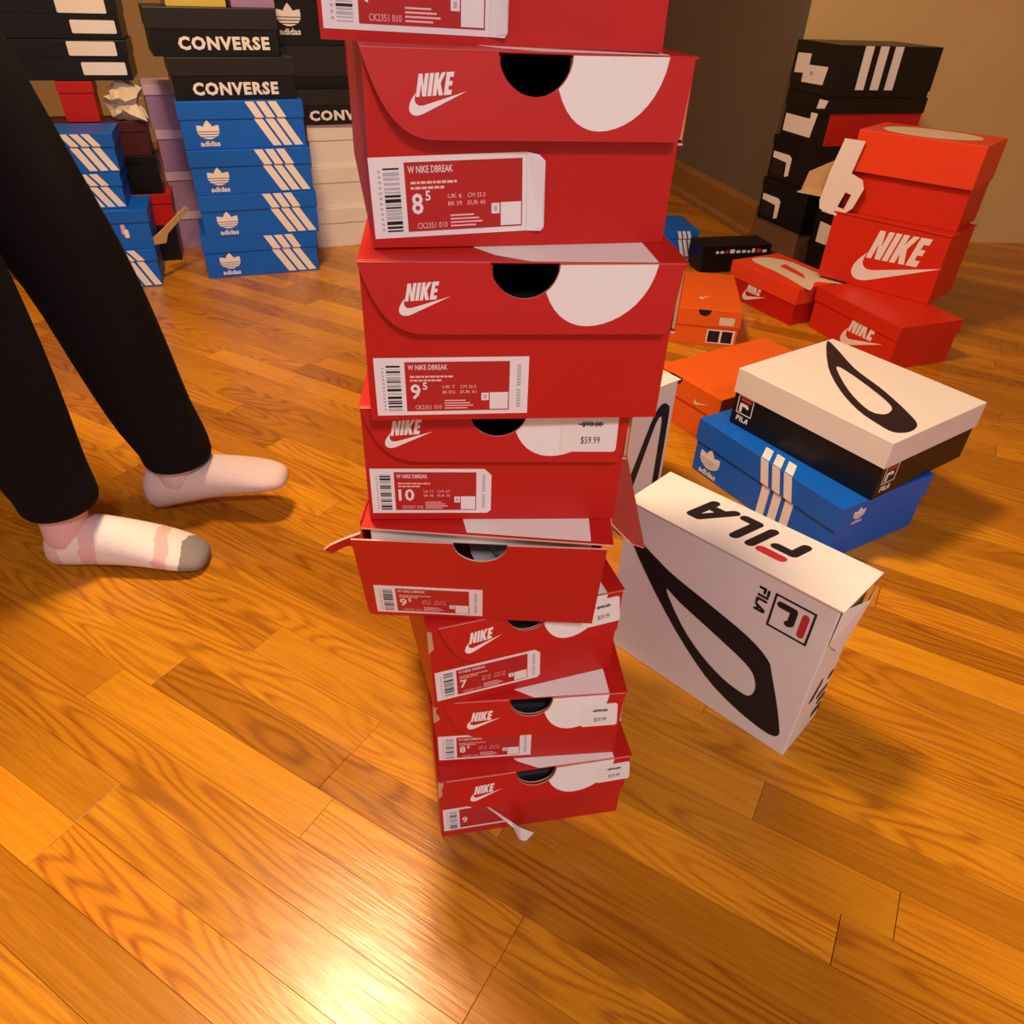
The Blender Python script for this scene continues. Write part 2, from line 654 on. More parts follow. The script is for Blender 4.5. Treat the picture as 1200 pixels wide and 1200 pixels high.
planks.sort(key=lambda p: -in_view(p[3], p[4]) * (p[1] - p[0]))
near, rest = planks[:300], planks[300:]
pm = None
for a, b_, t0, cx, cy, row in near:
    if pm is None:
        pm = o = plank_mesh()
    else:
        o = pm.copy()
        COL.objects.link(o)
    o.location = (ux * a + nx * t0, uy * a + ny * t0, 0)
    o.rotation_euler = (0, 0, PLANK_A)
    o.scale = (b_ - a - .0006, 1, 1)
    k = rng.random()
    g = 0.62 + 0.42 * k + rng.uniform(-.04, .04)
    if (row, 0 if a < -.45 else 1) in PALE:
        g = 1.18
    o.color = (g, g * (0.90 + .12 * k), g * (0.85 + .15 * k), 1)
fr = MB()
for a, b_, t0, cx, cy, row in rest:
    P = lambda s_, t_, z: (ux * s_ + nx * t_, uy * s_ + ny * t_, z)
    e = .0004
    fr.add([P(a + e, t0 + e, -.0075), P(b_ - e, t0 + e, -.0075), P(b_ - e, t0 + PW - e, -.0075), P(a + e, t0 + PW - e, -.0075),
            P(a + e, t0 + e, 0), P(b_ - e, t0 + e, 0), P(b_ - e, t0 + PW - e, 0), P(a + e, t0 + PW - e, 0)],
           [(4, 5, 6, 7), (0, 1, 5, 4), (1, 2, 6, 5), (2, 3, 7, 6), (3, 0, 4, 7)], 'oak_plank_far')
far_planks = fr.build('plank', floor)
far_planks['kind'] = 'stuff'

# walls: the dark return wall ends beside the black boxes, a tan wall shows past its end
wa, wb = Vector((0.43, 5.25, 0)), Vector((0.950, 3.14, 0))
wd = (wb - wa).normalized()
wn = Vector((wd.y, -wd.x, 0))           # into the room
if wn.x > 0:
    wn = -wn


def wall_slab(name, a, b, th, z1, m, z0=0.0):
    a, b = Vector(a), Vector(b)
    d = (b - a).normalized()
    n = Vector((-d.y, d.x, 0))
    mb = MB()
    q = [a, b, b + n * th, a + n * th]
    mb.add([(p.x, p.y, z0) for p in q] + [(p.x, p.y, z1) for p in q],
           [(0, 3, 2, 1), (4, 5, 6, 7), (0, 1, 5, 4), (1, 2, 6, 5), (2, 3, 7, 6), (3, 0, 4, 7)], m)
    return structure(mb.build(name))


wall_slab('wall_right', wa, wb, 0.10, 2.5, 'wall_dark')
wall_slab('wall_back', (-3.3, 4.45, 0), (0.64, 5.15, 0), 0.1, 2.5, 'wall_tan')
wall_slab('wall_left', (-3.3, -2.0, 0), (-3.3, 4.45, 0), 0.1, 2.5, 'wall_tan')
wall_slab('wall_alcove', (2.9, 3.30, 0), (2.9, -1.0, 0), 0.1, 2.5, 'wall_tan')
wall_slab('wall_far', (0.975, 3.146, 0), (2.9, 3.30, 0), 0.1, 2.5, 'wall_tan')
cb = MB()
cb.box((-3.4, -2.1, 2.5), (3.1, 5.4, 2.6), 'ceiling_paint')
structure(cb.build('ceiling'))
# baseboard with a moulded cap and shoe strip along the dark wall
bb = MB()
prof = [(0, 0), (.030, 0), (.030, .022), (.016, .034), (.016, .120), (.010, .134), (0, .140)]
for a, b in ((wa, wb),):
    vv = []
    for p in (a, b):
        vv += [(p.x + wn.x * q[0], p.y + wn.y * q[0], q[1]) for q in prof]
    k = len(prof)
    bb.add(vv, [(i, (i + 1) % k, k + (i + 1) % k, k + i) for i in range(k)] + [tuple(range(k)), tuple(range(2 * k - 1, k - 1, -1))], 'trim_wood')
structure(bb.build('baseboard_right'))


def ceiling_lamp(loc, r, label):
    """flush dome: ring, glass bowl"""
    t = tag(empty('ceiling_lamp', loc), label, 'lamp')
    mb = MB()
    n = 24

    def ring(rad, z):
        return [(rad * math.cos(2 * math.pi * i / n), rad * math.sin(2 * math.pi * i / n), z) for i in range(n)]
    rs = [ring(r * 1.05, 0), ring(r * 1.08, -.02), ring(r, -.035), ring(r * .98, 0)]
    for a, b in zip(rs, rs[1:]):
        mb.add(a + b, [(i, (i + 1) % n, n + (i + 1) % n, n + i) for i in range(n)], 'ceiling_paint')
    mb.build('ring', t)
    mb = MB()
    prof_ = [(r * .98, -.03), (r * .9, -.05), (r * .7, -.075), (r * .4, -.09), (.01, -.095)]
    rs = [ring(*q) for q in prof_]
    for a, b in zip(rs, rs[1:]):
        mb.add(a + b, [(i, (i + 1) % n, n + (i + 1) % n, n + i) for i in range(n)], 'lamp_glass')
    mb.build('glass_bowl', t, smooth=True)


lg = mat('lamp_glass', (0.9, 0.8, 0.65), 0.4)
pb = lg.node_tree.nodes['Principled BSDF']
pb.inputs['Emission Color'].default_value = (1, .78, .5, 1)
pb.inputs['Emission Strength'].default_value = 3.0
ceiling_lamp((-0.50, 1.18, 2.5), 0.17, 'round glass ceiling lamp above the walking person')
ceiling_lamp((0.45, -1.3, 2.5), 0.17, 'round glass ceiling lamp behind the photographer')

# ------------------------------------------------------------------ the tall stack of red boxes


def size_label(root, fr, x, y, w, h, size, sup, rows, curl='none', tilt=0.0, code='CK2351 010', rseed=0):
    """white sticker: barcode strip, red panel with size text, blank grey-lettered strip at its right end"""
    rg = random.Random(rseed + 11)
    o, u, v = (Vector(q) for q in fr)
    c, s = math.cos(tilt), math.sin(tilt)
    u2, v2 = u * c + v * s, v * c - u * s
    f2 = (o + u * x + v * y, u2, v2)
    n = u.cross(v).normalized()
    st = MB()
    if curl == 'torn':
        # right end peeled off and hanging
        st.prism([(0, 0), (w * .80, 0), (w * .62, h * .55), (w * .47, h), (0, h)], f2, .0004, 'label_white')
        tip = [(w * .50, h * .98, .0), (w * .80, h * .18, .004), (w * .90, h * .24, .016), (w * 1.07, h * .08, .022), (w * .93, h * -.52, .020), (w * .84, h * .02, .010)]
        vv = [f2[0] + u2 * a + v2 * b + n * d for a, b, d in tip] + [f2[0] + u2 * a + v2 * b + n * (d + .0005) for a, b, d in tip]
        st.add(vv, [(0, 1, 5), (1, 2, 5), (2, 3, 4, 5), (6, 11, 7), (7, 11, 8), (8, 11, 10, 9)], 'label_white')
    elif curl == 'lift':
        cut = w * .90
        st.prism([(0, 0), (cut, 0), (cut, h), (0, h)], f2, .0004, 'label_white')
        q = [(cut, h), (w * .97, h * .965), (w, h * .90), (w, h * .06), (w * .985, h * .0), (cut, 0)]
        dz = [.0004, .002, .005, .005, .003, .0004]
        vv = [f2[0] + u2 * a + v2 * b + n * d for (a, b), d in zip(q, dz)] + [f2[0] + u2 * a + v2 * b + n * (d + .0004) for (a, b), d in zip(q, dz)]
        st.add(vv, [(0, 1, 2, 3, 4, 5), (11, 10, 9, 8, 7, 6)], 'label_white')
    elif curl == 'round':
        st.prism([(0, 0)] + [(w - .003, 0), (w, .003), (w, h - .006), (w - .006, h), (0, h)], f2, .0004, 'label_white')
    else:
        st.prism([(0, 0), (w, 0), (w, h), (0, h)], f2, .0004, 'label_white')
    lab = st.build('size_label', root)
    lab['label'] = 'white and red size sticker with barcode, size ' + size + (('.' + sup) if sup else '')
    pr = MB()
    z = .0005
    rx1 = w * .875 if curl != 'torn' else w * .46
    if curl == 'torn':
        pr.prism([(w * .195, h * .07), (w * .775, h * .07), (w * .615, h * .55), (w * .49, h * .93), (w * .195, h * .93)], f2, 0.0001, 'label_red', z=z)
    else:
        pr.prism([(w * .195, h * .07), (rx1, h * .07), (rx1, h * .93), (w * .195, h * .93)], f2, 0.0001, 'label_red', z=z)
    yb = h * .08
    while yb < h * .90:
        t = rg.choice((.012, .02, .03, .045)) * h
        if yb + t < h * .91:
            pr.prism([(w * .075, yb), (w * .165, yb), (w * .165, yb + t), (w * .075, yb + t)], f2, 0, 'ink' if rg.random() < .5 else 'label_grey', z=z + .0001)
        yb += t + rg.choice((.012, .02, .03)) * h
    for i in range(12):
        yy = h * (.1 + .065 * i)
        pr.prism([(w * .045, yy), (w * .060, yy), (w * .060, yy + h * .03), (w * .045, yy + h * .03)], f2, 0, 'label_grey', z=z + .0001)
    zt = z + .0002
    fine = 'label_pink'
    if curl != 'torn':
        pr.text('W NIKE DBREAK', f2, (w * .215, h * .80), h * .085, 'label_white', width=w * .255, z=zt, bold=.01)
        # two lines too small to read
        for ly, lw in ((.665, .265), (.60, .17)):
            xx = w * .225
            while xx < w * (.225 + lw):
                a = w * rg.uniform(.012, .035)
                pr.prism([(xx, h * ly), (xx + a, h * ly), (xx + a, h * (ly + .032)), (xx, h * (ly + .032))], f2, 0, fine, z=zt)
                xx += a + w * .006
        for i in range(4):
            lw = (.14, .17, .19, .15)[i]
            yy = h * (.245 - .045 * i)
            pr.prism([(w * .445, yy), (w * (.445 + lw), yy), (w * (.445 + lw), yy + h * .02), (w * .445, yy + h * .02)], f2, 0, fine, z=zt)
        (uk, br, cm, eu) = rows
        for k, (a, b) in enumerate(((uk, cm), (br, eu))):
            yy = h * (.475 - .095 * k)
            pr.text(a, f2, (w * .435, yy), h * .055, fine, width=w * .08, z=zt)
            pr.text(b, f2, (w * .55, yy), h * .055, fine, width=w * .105, z=zt)
        pr.text(code, f2, (w * .25, h * .105), h * .075, fine, width=w * .175, z=zt)
        # white patches at the panel's lower right corner
        pr.prism([(w * .745, h * .09), (w * .868, h * .09), (w * .868, h * .39), (w * .745, h * .39)], f2, 0, 'label_white', z=zt)
        pr.prism([(w * .690, h * .25), (w * .738, h * .25), (w * .738, h * .385), (w * .690, h * .385)], f2, 0, 'label_white', z=zt)
        pr.prism([(w * .705, h * .28), (w * .724, h * .28), (w * .724, h * .35), (w * .705, h * .35)], f2, 0, 'label_grey', z=zt + .0001)
        if curl in ('none', 'round'):
            for i in range(16):
                if i in (7,):
                    continue
                yy = h * (.12 + .048 * i)
                pr.prism([(w * .925, yy), (w * .95, yy), (w * .95, yy + h * .03), (w * .925, yy + h * .03)], f2, 0, 'label_grey', z=zt)
    pr.text(size, f2, (w * .225, h * .30), h * .25, 'label_white', width=w * (.065 if len(size) == 1 else .13), z=zt, bold=.02)
    if sup:
        pr.text(sup, f2, (w * .305, h * .46), h * .12, 'label_white', width=w * .03, z=zt, bold=.02)
    pr.build('label_print', lab)


def price_sticker(root, fr, x, y, w, h, tilt=0.0):
    o, u, v = (Vector(q) for q in fr)
    c, s = math.cos(tilt), math.sin(tilt)
    f2 = (o + u * x + v * y, u * c + v * s, v * c - u * s)
    st = MB()
    st.prism(rrect(0, 0, w, h, .003), f2, .0004, 'white_card')
    ps = st.build('price_sticker', root)
    pr = MB()
    pr.text('$90.00', f2, (w * .36, h * .66), h * .12, 'ink', width=w * .36, z=.0006, bold=.02)
    pr.prism([(w * .30, h * .70), (w * .74, h * .705), (w * .74, h * .735), (w * .30, h * .73)], f2, 0, 'ink', z=.0007)
    pr.text('$59.99', f2, (w * .36, h * .22), h * .18, 'ink', width=w * .34, z=.0006)
    pr.build('price_print', ps)


def red_box(label, x, y, z, yaw, w, h, hl, wl, ry=0.0, d=0.33, flap_tilt=6.0, sticker=None, price=None, logo=(.13, -.04, .034), hole_c=.505, inset=.004, frayed=False):
    """red shoe box seen on its short end: tray with a thumb notch, lid hinged on the left long side"""
    root = tag(empty('shoe_box', (x, y, z), R(yaw), 0, R(ry)), label, 'shoe box', 'red shoe boxes in the tall stack')
    t = 0.0016
    # ---- tray
    b = MB()
    hb = h - 0.003
    F = ((0, 0, 0), (1, 0, 0), (0, 0, 1))
    rr = 0.0225
    cx = (hole_c - .5) * wl + .001
    notch = [(cx + rr * math.cos(R(a)), hb - .004 + rr * math.sin(R(a))) for a in range(0, -181, -12)]
    out = [(-w / 2, 0), (w / 2, 0), (w / 2, hb)] + [(cx + rr, hb)] + notch + [(cx - rr, hb)] + [(-w / 2, hb)]
    b.prism(out, ((0, t, 0), (1, 0, 0), (0, 0, 1)), t, 'nike_red', side='cut_edge', back='grey_board')
    b.box((-w / 2, t, 0), (-w / 2 + t, d, hb), 'nike_red')
    b.box((w / 2 - t, t, 0), (w / 2, d, hb), 'nike_red')
    b.box((-w / 2 + t, d - t, 0), (w / 2 - t, d, hb), 'nike_red')
    b.box((-w / 2 + t, t, 0), (w / 2 - t, d - t, t), 'nike_red')
    b.build('body', root)
    # black block added in the tray, painting the shade seen through the notch
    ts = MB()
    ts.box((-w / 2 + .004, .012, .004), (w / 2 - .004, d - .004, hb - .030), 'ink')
    ts.build('shade_block', root, bevel=.006)
    # ---- lid
    L_ = MB()
    x0, x1 = -w / 2 - .001, wl / 2
    L_.box((x0, -.002, h - t), (x1, d + .003, h), 'nike_red')
    # doubled flap down the right side, its cut edge showing at the front
    L_.box((x1 - .0012, .003, h - hl * 1.05), (x1, d + .003, h - t), 'nike_red')
    L_.box((x1 - .0035, .002, h - hl * 1.0), (x1 - .0010, d, h - t), 'kraft')
    L_.box((x1 - .0040, .002, h - hl * 1.07), (x1, d, h - hl * 1.04), 'cut_edge')
    L_.box((x0 + .0, d + .0015, h - hl), (x1, d + .003, h - t), 'nike_red')
    lid = L_.build('lid', root, bevel=.0007)
    # front flap: rounded towards the hinge, half-round thumb hole at the top
    ft = R(flap_tilt)
    FF = ((0, -.0016, h), (1, 0, 0), (0, math.sin(ft), math.cos(ft)))
    xl, xr = -wl / 2 + inset, wl / 2 - .004
    rr2 = 0.0235
    hc = (hole_c - .5) * wl
    out = [(hc + rr2, -.001)] + [(xr + .001, -.001), (xr - .0045, -hl + .003), (xr - .0065, -hl)][::1]
    left = bez((xl + .044, -hl), (xl + .022, -hl), (xl + .010, -hl * .72), (xl, -.001), 10)
    out = [(xl, -.001), (hc - rr2, -.001)] + [(hc + rr2 * math.cos(R(a)), -.001 + rr2 * math.sin(R(a))) for a in range(192, 349, 12)] + out + [(xl + .044, -hl)] + left[:-1]
    out = out[::-1]
    fm = MB()
    fm.prism(out, FF, t, 'nike_red', side='cut_edge', back='grey_board', z=0)
    fm.build('front_flap', lid)
    # prints: emblem and the lower curve of the giant tick
    pm_ = MB()
    zt = t + .0001
    lw = logo[2]
    nike_logo(pm_, FF, xl + logo[0] * wl * 1.0, -hl * (.76 + logo[1]), lw, z=zt, tilt=.03, t=.0002)
    pm_.build('emblem', lid)
    pm_ = MB()
    W = wl
    X = lambda r: (r - .5) * W
    a0 = (hc + rr2 * math.cos(R(-52)), -.001 + rr2 * math.sin(R(-52)))
    edge = [(hc + (rr2 + .0004) * math.cos(R(a)), -.001 + (rr2 + .0004) * math.sin(R(a))) for a in range(-2, -53, -10)]
    low = bez(edge[-1], (X(.60), -hl * .80), (X(.66), -hl * .88), (X(.70), -hl * .88), 8) + bez((X(.70), -hl * .88), (X(.78), -hl * .88), (X(.885), -hl * .60), (X(.905), -.001), 10)
    pm_.prism((edge + low)[::1], FF, .0001, 'white_print', z=zt)
    pm_.build('tick_print', lid)
    # the giant tick goes on over the lid's top
    tp = MB()
    FT = ((0, -.002, h), (1, 0, 0), (0, 1, 0))
    tp.prism([(X(.52), 0.0002), (X(.905), .0002), (X(.90), .06), (X(.86), .18), (X(.80), .27), (X(.70), .20), (X(.50), .09), (X(.36), .030), (X(.42), .013)], FT, .0002, 'white_print', z=.0001)
    tp.build('tick_print', lid)
    if frayed:
        # board worn through at the hinge corner
        rg = random.Random(int(z * 1000))
        k = MB()
        pts = [(-w / 2 - .0012, h - .004)] + [(-w / 2 + rg.uniform(.0015, .006), h - .006 - .0045 * i) for i in range(6)] + [(-w / 2 - .0012, h - .034)]
        k.prism(pts[::-1], ((0, .0002, 0), (1, 0, 0), (0, 0, 1)), .0012, 'kraft', side='cut_edge')
        k.build('frayed_corner', root)
    # ---- stickers
    if sticker:
        size_label(root, F, *sticker[0], **sticker[1])
    if price:
        price_sticker(root, (Vector(FF[0]) + Vector((0, -t - .0003, 0)), FF[1], FF[2]), *price)
    return root


UK = {'8': ('UK 6', 'BR 39', 'CM 25.5', 'EUR 40'), '9': ('UK 7', 'BR 39.5', 'CM 26.5', 'EUR 41'), '10': ('UK 7.5', 'BR 40', 'CM 27', 'EUR 42'), '7': ('UK 4.5', 'BR 36', 'CM 24', 'EUR 38')}
Z = [0, .1153, .2229, .3407, .4564, .5677, .6882, .8052]
red_box('lowest red box of the tall stack, standing on the wood floor, size sticker torn', .0382, .5055, Z[0], 11.4, .219, .1150, .048, .231, -0.4,
        sticker=((-.106, .012, .098, .044, '9', '', UK['9']), dict(curl='torn', tilt=0.015, rseed=1)), price=(.073, -.034, .040, .026, .03), logo=(.115, -.02, .036), inset=.014, frayed=True, flap_tilt=10.5)
red_box('second red box from the floor in the tall stack, priced on its white curve', .0282, .5172, Z[1] + .0004, 6.5, .204, .1070, .050, .212, -.8,
        sticker=((-.100, .006, .104, .042, '8', '5', UK['8']), dict(curl='none', tilt=0.0, rseed=2)), price=(.056, -.043, .040, .030, .02), logo=(.115, -.02, .036), inset=.014, frayed=True, flap_tilt=10.5)
red_box('red box turned askew just below the open lidded one in the tall stack', .0212, .5289, Z[2] + .0006, 18.5, .199, .1172, .049, .208, -1.2,
        sticker=((-.0955, .010, .112, .043, '7', '', UK['7']), dict(curl='round', tilt=0.02, rseed=3)), price=(.060, -.036, .038, .030, .03), logo=(.115, -.02, .038), inset=.014, frayed=True, flap_tilt=10.5)
red_box('red box marked size 10 resting on the open box in the tall stack', -.0162, .5161, Z[4] + .0006, 4.5, .213, .1105, .047, .222, .3,
        sticker=((-.1035, .007, .101, .045, '10', '', UK['10']), dict(curl='round', tilt=0.0, rseed=5)), price=(.052, -.037, .046, .034, .0), logo=(.085, -.02, .038))
red_box('red box third from the top of the tall stack, flat size 9.5 sticker', .0003, .4961, Z[5] + .0006, 6.6, .218, .1198, .049, .228, .3,
        sticker=((-.104, .004, .112, .046, '9', '5', UK['9']), dict(curl='none', tilt=0.01, rseed=6)), logo=(.115, -.02, .035))
red_box('second red box from the top, its curling sticker showing size 8.5', .0007, .5288, Z[6] + .0006, 13.5, .208, .1162, .049, .218, .6,
        sticker=((-.1025, .006, .115, .050, '8', '5', UK['8']), dict(curl='lift', tilt=0.04, rseed=7)), logo=(.125, -.03, .036), flap_tilt=9)
red_box('topmost red box of the tall stack, cut by the upper photo edge', -.0242, .5488, Z[7] + .0002, 1.6, .216, .1165, .050, .224, .1,
        sticker=((-.1055, .006, .115, .050, '7', '', UK['7']), dict(curl='lift', tilt=-.012, rseed=8)))


def open_red_box():
    """fourth box: lid pushed down inside the end panel, which leans out; flaps stand off both sides"""
    x, y, z, w, h, d, t = -.0259, .5099, Z[3] + .0006, .214, .1148, .33, .0016
    root = tag(empty('shoe_box', (x, y, z), R(-0.2)), 'red box in mid stack with lid flaps sprung out and no emblem', 'shoe box', 'red shoe boxes in the tall stack')
    b = MB()
    hb = h - .004
    lean = math.atan2(.024, hb)
    Fp = ((0, t, 0), (1, 0, 0), (0, -math.sin(lean), math.cos(lean)))
    F0 = ((0, 0, 0), (1, 0, 0), (0, -math.sin(lean), math.cos(lean)))
    rr, hf = .0232, hb / math.cos(lean)
    cx = 0.0
    notch = [(cx + rr * math.cos(R(a)), hf - .001 + rr * math.sin(R(a))) for a in range(0, -181, -12)]
    out = [(-w / 2, 0.002), (-w / 2 + .004, 0), (w / 2, 0), (w / 2 + .001, hf)] + notch + [(-w / 2 - .003, hf - .001)]
    b.prism(out, Fp, t, 'nike_red', side='cut_edge', back='white_card')
    b.box((-w / 2, t, 0), (-w / 2 + t, d, hb), 'nike_red')
    b.box((w / 2 - t, t, 0), (w / 2, d, hb), 'nike_red')
    b.box((-w / 2 + t, d - t, 0), (w / 2 - t, d, hb), 'nike_red')
    b.box((-w / 2 + t, t, 0), (w / 2 - t, d - t, t), 'nike_red')
    b.build('body', root)
    L_ = MB()
    L_.prism([(-w / 2 + .004, -.013), (w / 2 + .006, -.0225), (w / 2 + .006, d), (-w / 2 + .002, d)], ((0, 0, h - t), (1, 0, 0), (0, 1, 0)), t, 'nike_red', side='cut_edge')
    # front flap tucked down inside the leaning end panel
    L_.box((-w / 2 + .01, -.004, h - .020), (w / 2 - .01, -.0025, h - t), 'white_card')
    lid = L_.build('lid', root, bevel=.0007)
    sf = MB()
    # right flap sprung outwards, doubled board with a slotted front edge
    sf.prism([(.006, 0), (d, 0), (d, -.062), (.036, -.062), (.014, -.034)], ((w / 2 + .006, 0, h), (0, 1, 0), (-.62, 0, .785)), .0016, 'nike_red', side='cut_edge', back='grey_board')
    sf.prism([(.014, -.004), (d - .01, -.004), (d - .01, -.045), (.034, -.045), (.020, -.026)], ((w / 2 + .001, 0, h), (0, 1, 0), (-.56, 0, .828)), .0012, 'grey_board', side='cut_edge')
    sf.build('side_flap', lid)
    lt = MB()
    # torn hinge tab curling out at the left
    tip = [(-w / 2 - .001, .002, .096), (-w / 2 - .016, -.006, .094), (-w / 2 - .026, -.010, .0905), (-w / 2 - .032, -.010, .085), (-w / 2 - .026, -.006, .079), (-w / 2 - .014, .000, .083), (-w / 2 - .001, .004, .080)]
    vv = [Vector(q) for q in tip] + [Vector(q) + Vector((0, .0022, .001)) for q in tip]
    k = len(tip)
    lt.add(vv, [(0, 6, 5, 1), (1, 5, 4, 2), (2, 4, 3)], 'nike_red')
    lt.add(vv, [(7, 8, 12, 13), (8, 9, 11, 12), (9, 10, 11)], 'kraft')
    lt.add(vv, [(i, (i + 1) % k, k + (i + 1) % k, k + i) for i in range(k)], 'cut_edge')
    lt.build('hinge_tab', lid)
    tp = MB()
    tp.prism([(-.012, -.001), (.094, -.006), (.094, .10), (.05, .2), (.01, .12), (-.02, .03)], ((0, -.013, h), (1, 0, 0), (0, 1, 0)), .0002, 'white_print', z=.0001)
    tp.build('tick_print', lid)
    size_label(root, F0, -.0985, .006, .100, .042, '9', '5', UK['9'], curl='none', tilt=-.01, rseed=4)
    # crumpled grey tissue seen through the notch
    bm = bmesh.new()
    bmesh.ops.create_icosphere(bm, subdivisions=3, radius=1)
    rg = random.Random(3)
    for v in bm.verts:
        v.co *= 1 + .12 * math.sin(9 * v.co.x + 4 * v.co.z) + rg.uniform(-.05, .05)
        v.co = Vector((v.co.x * .048 + .020, v.co.y * .09 + .120, v.co.z * .040 + .051))
    me = bpy.data.meshes.new('tissue_wad')
    bm.to_mesh(me)
    bm.free()
    me.materials.append(MATS['tissue'])
    o = bpy.data.objects.new('tissue_wad', me)
    COL.objects.link(o)
    o.parent = root


open_red_box()

# ------------------------------------------------------------------ ordinary boxes with lift-off lids


def lid_box(label, X, Y, z, yaw, L_, W, H, hl, body, lid, inner='kraft', group=None, name='shoe_box', cat='shoe box', ov=.003, bev=.0012, prints=None, tilt=0.0, roll=0.0):
    """X, Y: front left corner; L along the front, W deep.  prints(root, lid, frames)"""
    root = tag(empty(name, (X, Y, z), R(yaw), R(tilt), R(roll)), label, cat, group)
    b = MB()
    b.shell((ov, ov, 0), (L_ - ov, W - ov, H - .004), .002, body, inner)
    bo = b.build('body', root, bevel=bev)
    l = MB()
    l.shell((0, 0, H - hl), (L_, W, H), .002, lid, inner, open_top=False)
    lo = l.build('lid', root, bevel=bev)
    fr = dict(front=((0, ov - .0003, 0), (1, 0, 0), (0, 0, 1)), lid_front=((0, -.0003, 0), (1, 0, 0), (0, 0, 1)),
              right=((L_ - ov + .0003, 0, 0), (0, 1, 0), (0, 0, 1)), lid_right=((L_ + .0003, 0, 0), (0, 1, 0), (0, 0, 1)),
              left=((ov - .0003, W, 0), (0, -1, 0), (0, 0, 1)), lid_left=((-.0003, W, 0), (0, -1, 0), (0, 0, 1)), top=((0, 0, H + .0003), (1, 0, 0), (0, 1, 0)))
    if prints:
        prints(bo, lo, fr, (L_, W, H, hl))
    return root


def p_adidas(sx=.225, sw=.026, gap=.008, lean=.055, tx=.062, ts=.062, top_lean=.025, top=False, end=False):
    def f(bo, lo, fr, dm):
        L_, W, H, hl = dm
        m = MB()
        three_stripes(m, fr['front'], sx + top_lean * .75, .006, H - hl, sw, gap, lean)
        m.build('stripes', bo)
        m = MB()
        three_stripes(m, fr['lid_front'], sx, H - hl + .002, H - .001, sw, gap, top_lean)
        if top:
            three_stripes(m, fr['top'], sx - .02, .0005, .030, sw, gap, -.02)
        m.build('stripes', lo)
        m = MB()
        trefoil(m, fr['front'], tx, .010, ts)
        m.build('trefoil', bo)
        if end:
            m = MB()
            trefoil(m, fr['right'], .055, .045, .035)
            m.build('trefoil', bo)
    return f


def p_word(txt, x, y, h, w):
    def f(bo, lo, fr, dm):
        m = MB()
        m.text(txt, fr['front'], (x, y), h, 'white_print', width=w, bold=.045, z=.0004, space=1.15)
        m.build('lettering', bo)
    return f


# left: four blue boxes carrying black ones
ly = ['lowest blue striped box of the stack standing alone on the floor', 'second blue striped box from the floor in the front left stack',
      'third blue striped box from the floor in the front left stack', 'top blue striped box, directly under the black lettered boxes']
for i, (dx, dy, dyaw) in enumerate(((0, 0, 22), (.016, .002, 22.5), (.012, .004, 22), (0.006, .008, 23))):
    lid_box(ly[i], -1.035 + dx, 2.395 + dy, .129 * i, dyaw, .365, .25, .1285, .046, 'adidas_blue', 'adidas_blue', group='blue striped shoe boxes', prints=p_adidas(sx=.195, sw=.025, lean=.048, tx=.078, ts=.070))
lid_box('lower of two black boxes with bold white lettering, on the blue stack', -1.035, 2.425, .5165, 25, .355, .24, .108, .045, 'black_card', 'dark_lid', group='black boxes with white lettering', prints=p_word('CONVERSE', .055, .014, .030, .245))
lid_box('upper of two black boxes with bold white lettering, under a yellow box', -1.075, 2.43, .625, 26, .36, .24, .118, .050, 'black_card', 'dark_lid', group='black boxes with white lettering', prints=p_word('CONVERSE', .075, .018, .030, .255))
lid_box('yellow box at the upper photo edge on the black lettered box', -1.04, 2.50, .7435, 26, .17, .22, .10, .03, 'yellow_card', 'yellow_card')
lid_box('lilac box at the upper photo edge beside a yellow one', -.88, 2.58, .7435, 26, .13, .20, .10, .03, 'lilac', 'lilac_lid')

# behind them: white boxes, then black ones
for i in range(3):
    lid_box(['lowest white box behind the blue stack', 'middle white box of three behind the blue stack', 'uppermost white box, under a black lettered box'][i],
            -.765 + .004 * i, 2.775 + .01 * i, .1365 * i, 24 + i, .35, .24, .136, .05, 'white_card', 'white_card', 'white_card', group='white boxes in the rear stack')
lid_box('black lettered box on the white boxes, word half hidden by the red stack', -.772, 2.775, .410, 25, .35, .24, .104, .045, 'black_card', 'dark_lid', group='black boxes with white lettering', prints=p_word('CONVERSE', .035, .014, .028, .27))
lid_box('plain dark box between a lettered box and a trefoil box', -.825, 2.79, .5145, 26, .36, .24, .122, .085, 'black_card', 'dark_lid')


def p_tref(bo, lo, fr, dm):
    m = MB()
    trefoil(m, fr['front'], .055, .030, .085)
    m.build('trefoil', bo)


lid_box('black box with white trefoil at the top of the rear stack', -.83, 2.80, .637, 26, .37, .25, .14, .02, 'black_card', 'black_card', prints=p_tref)

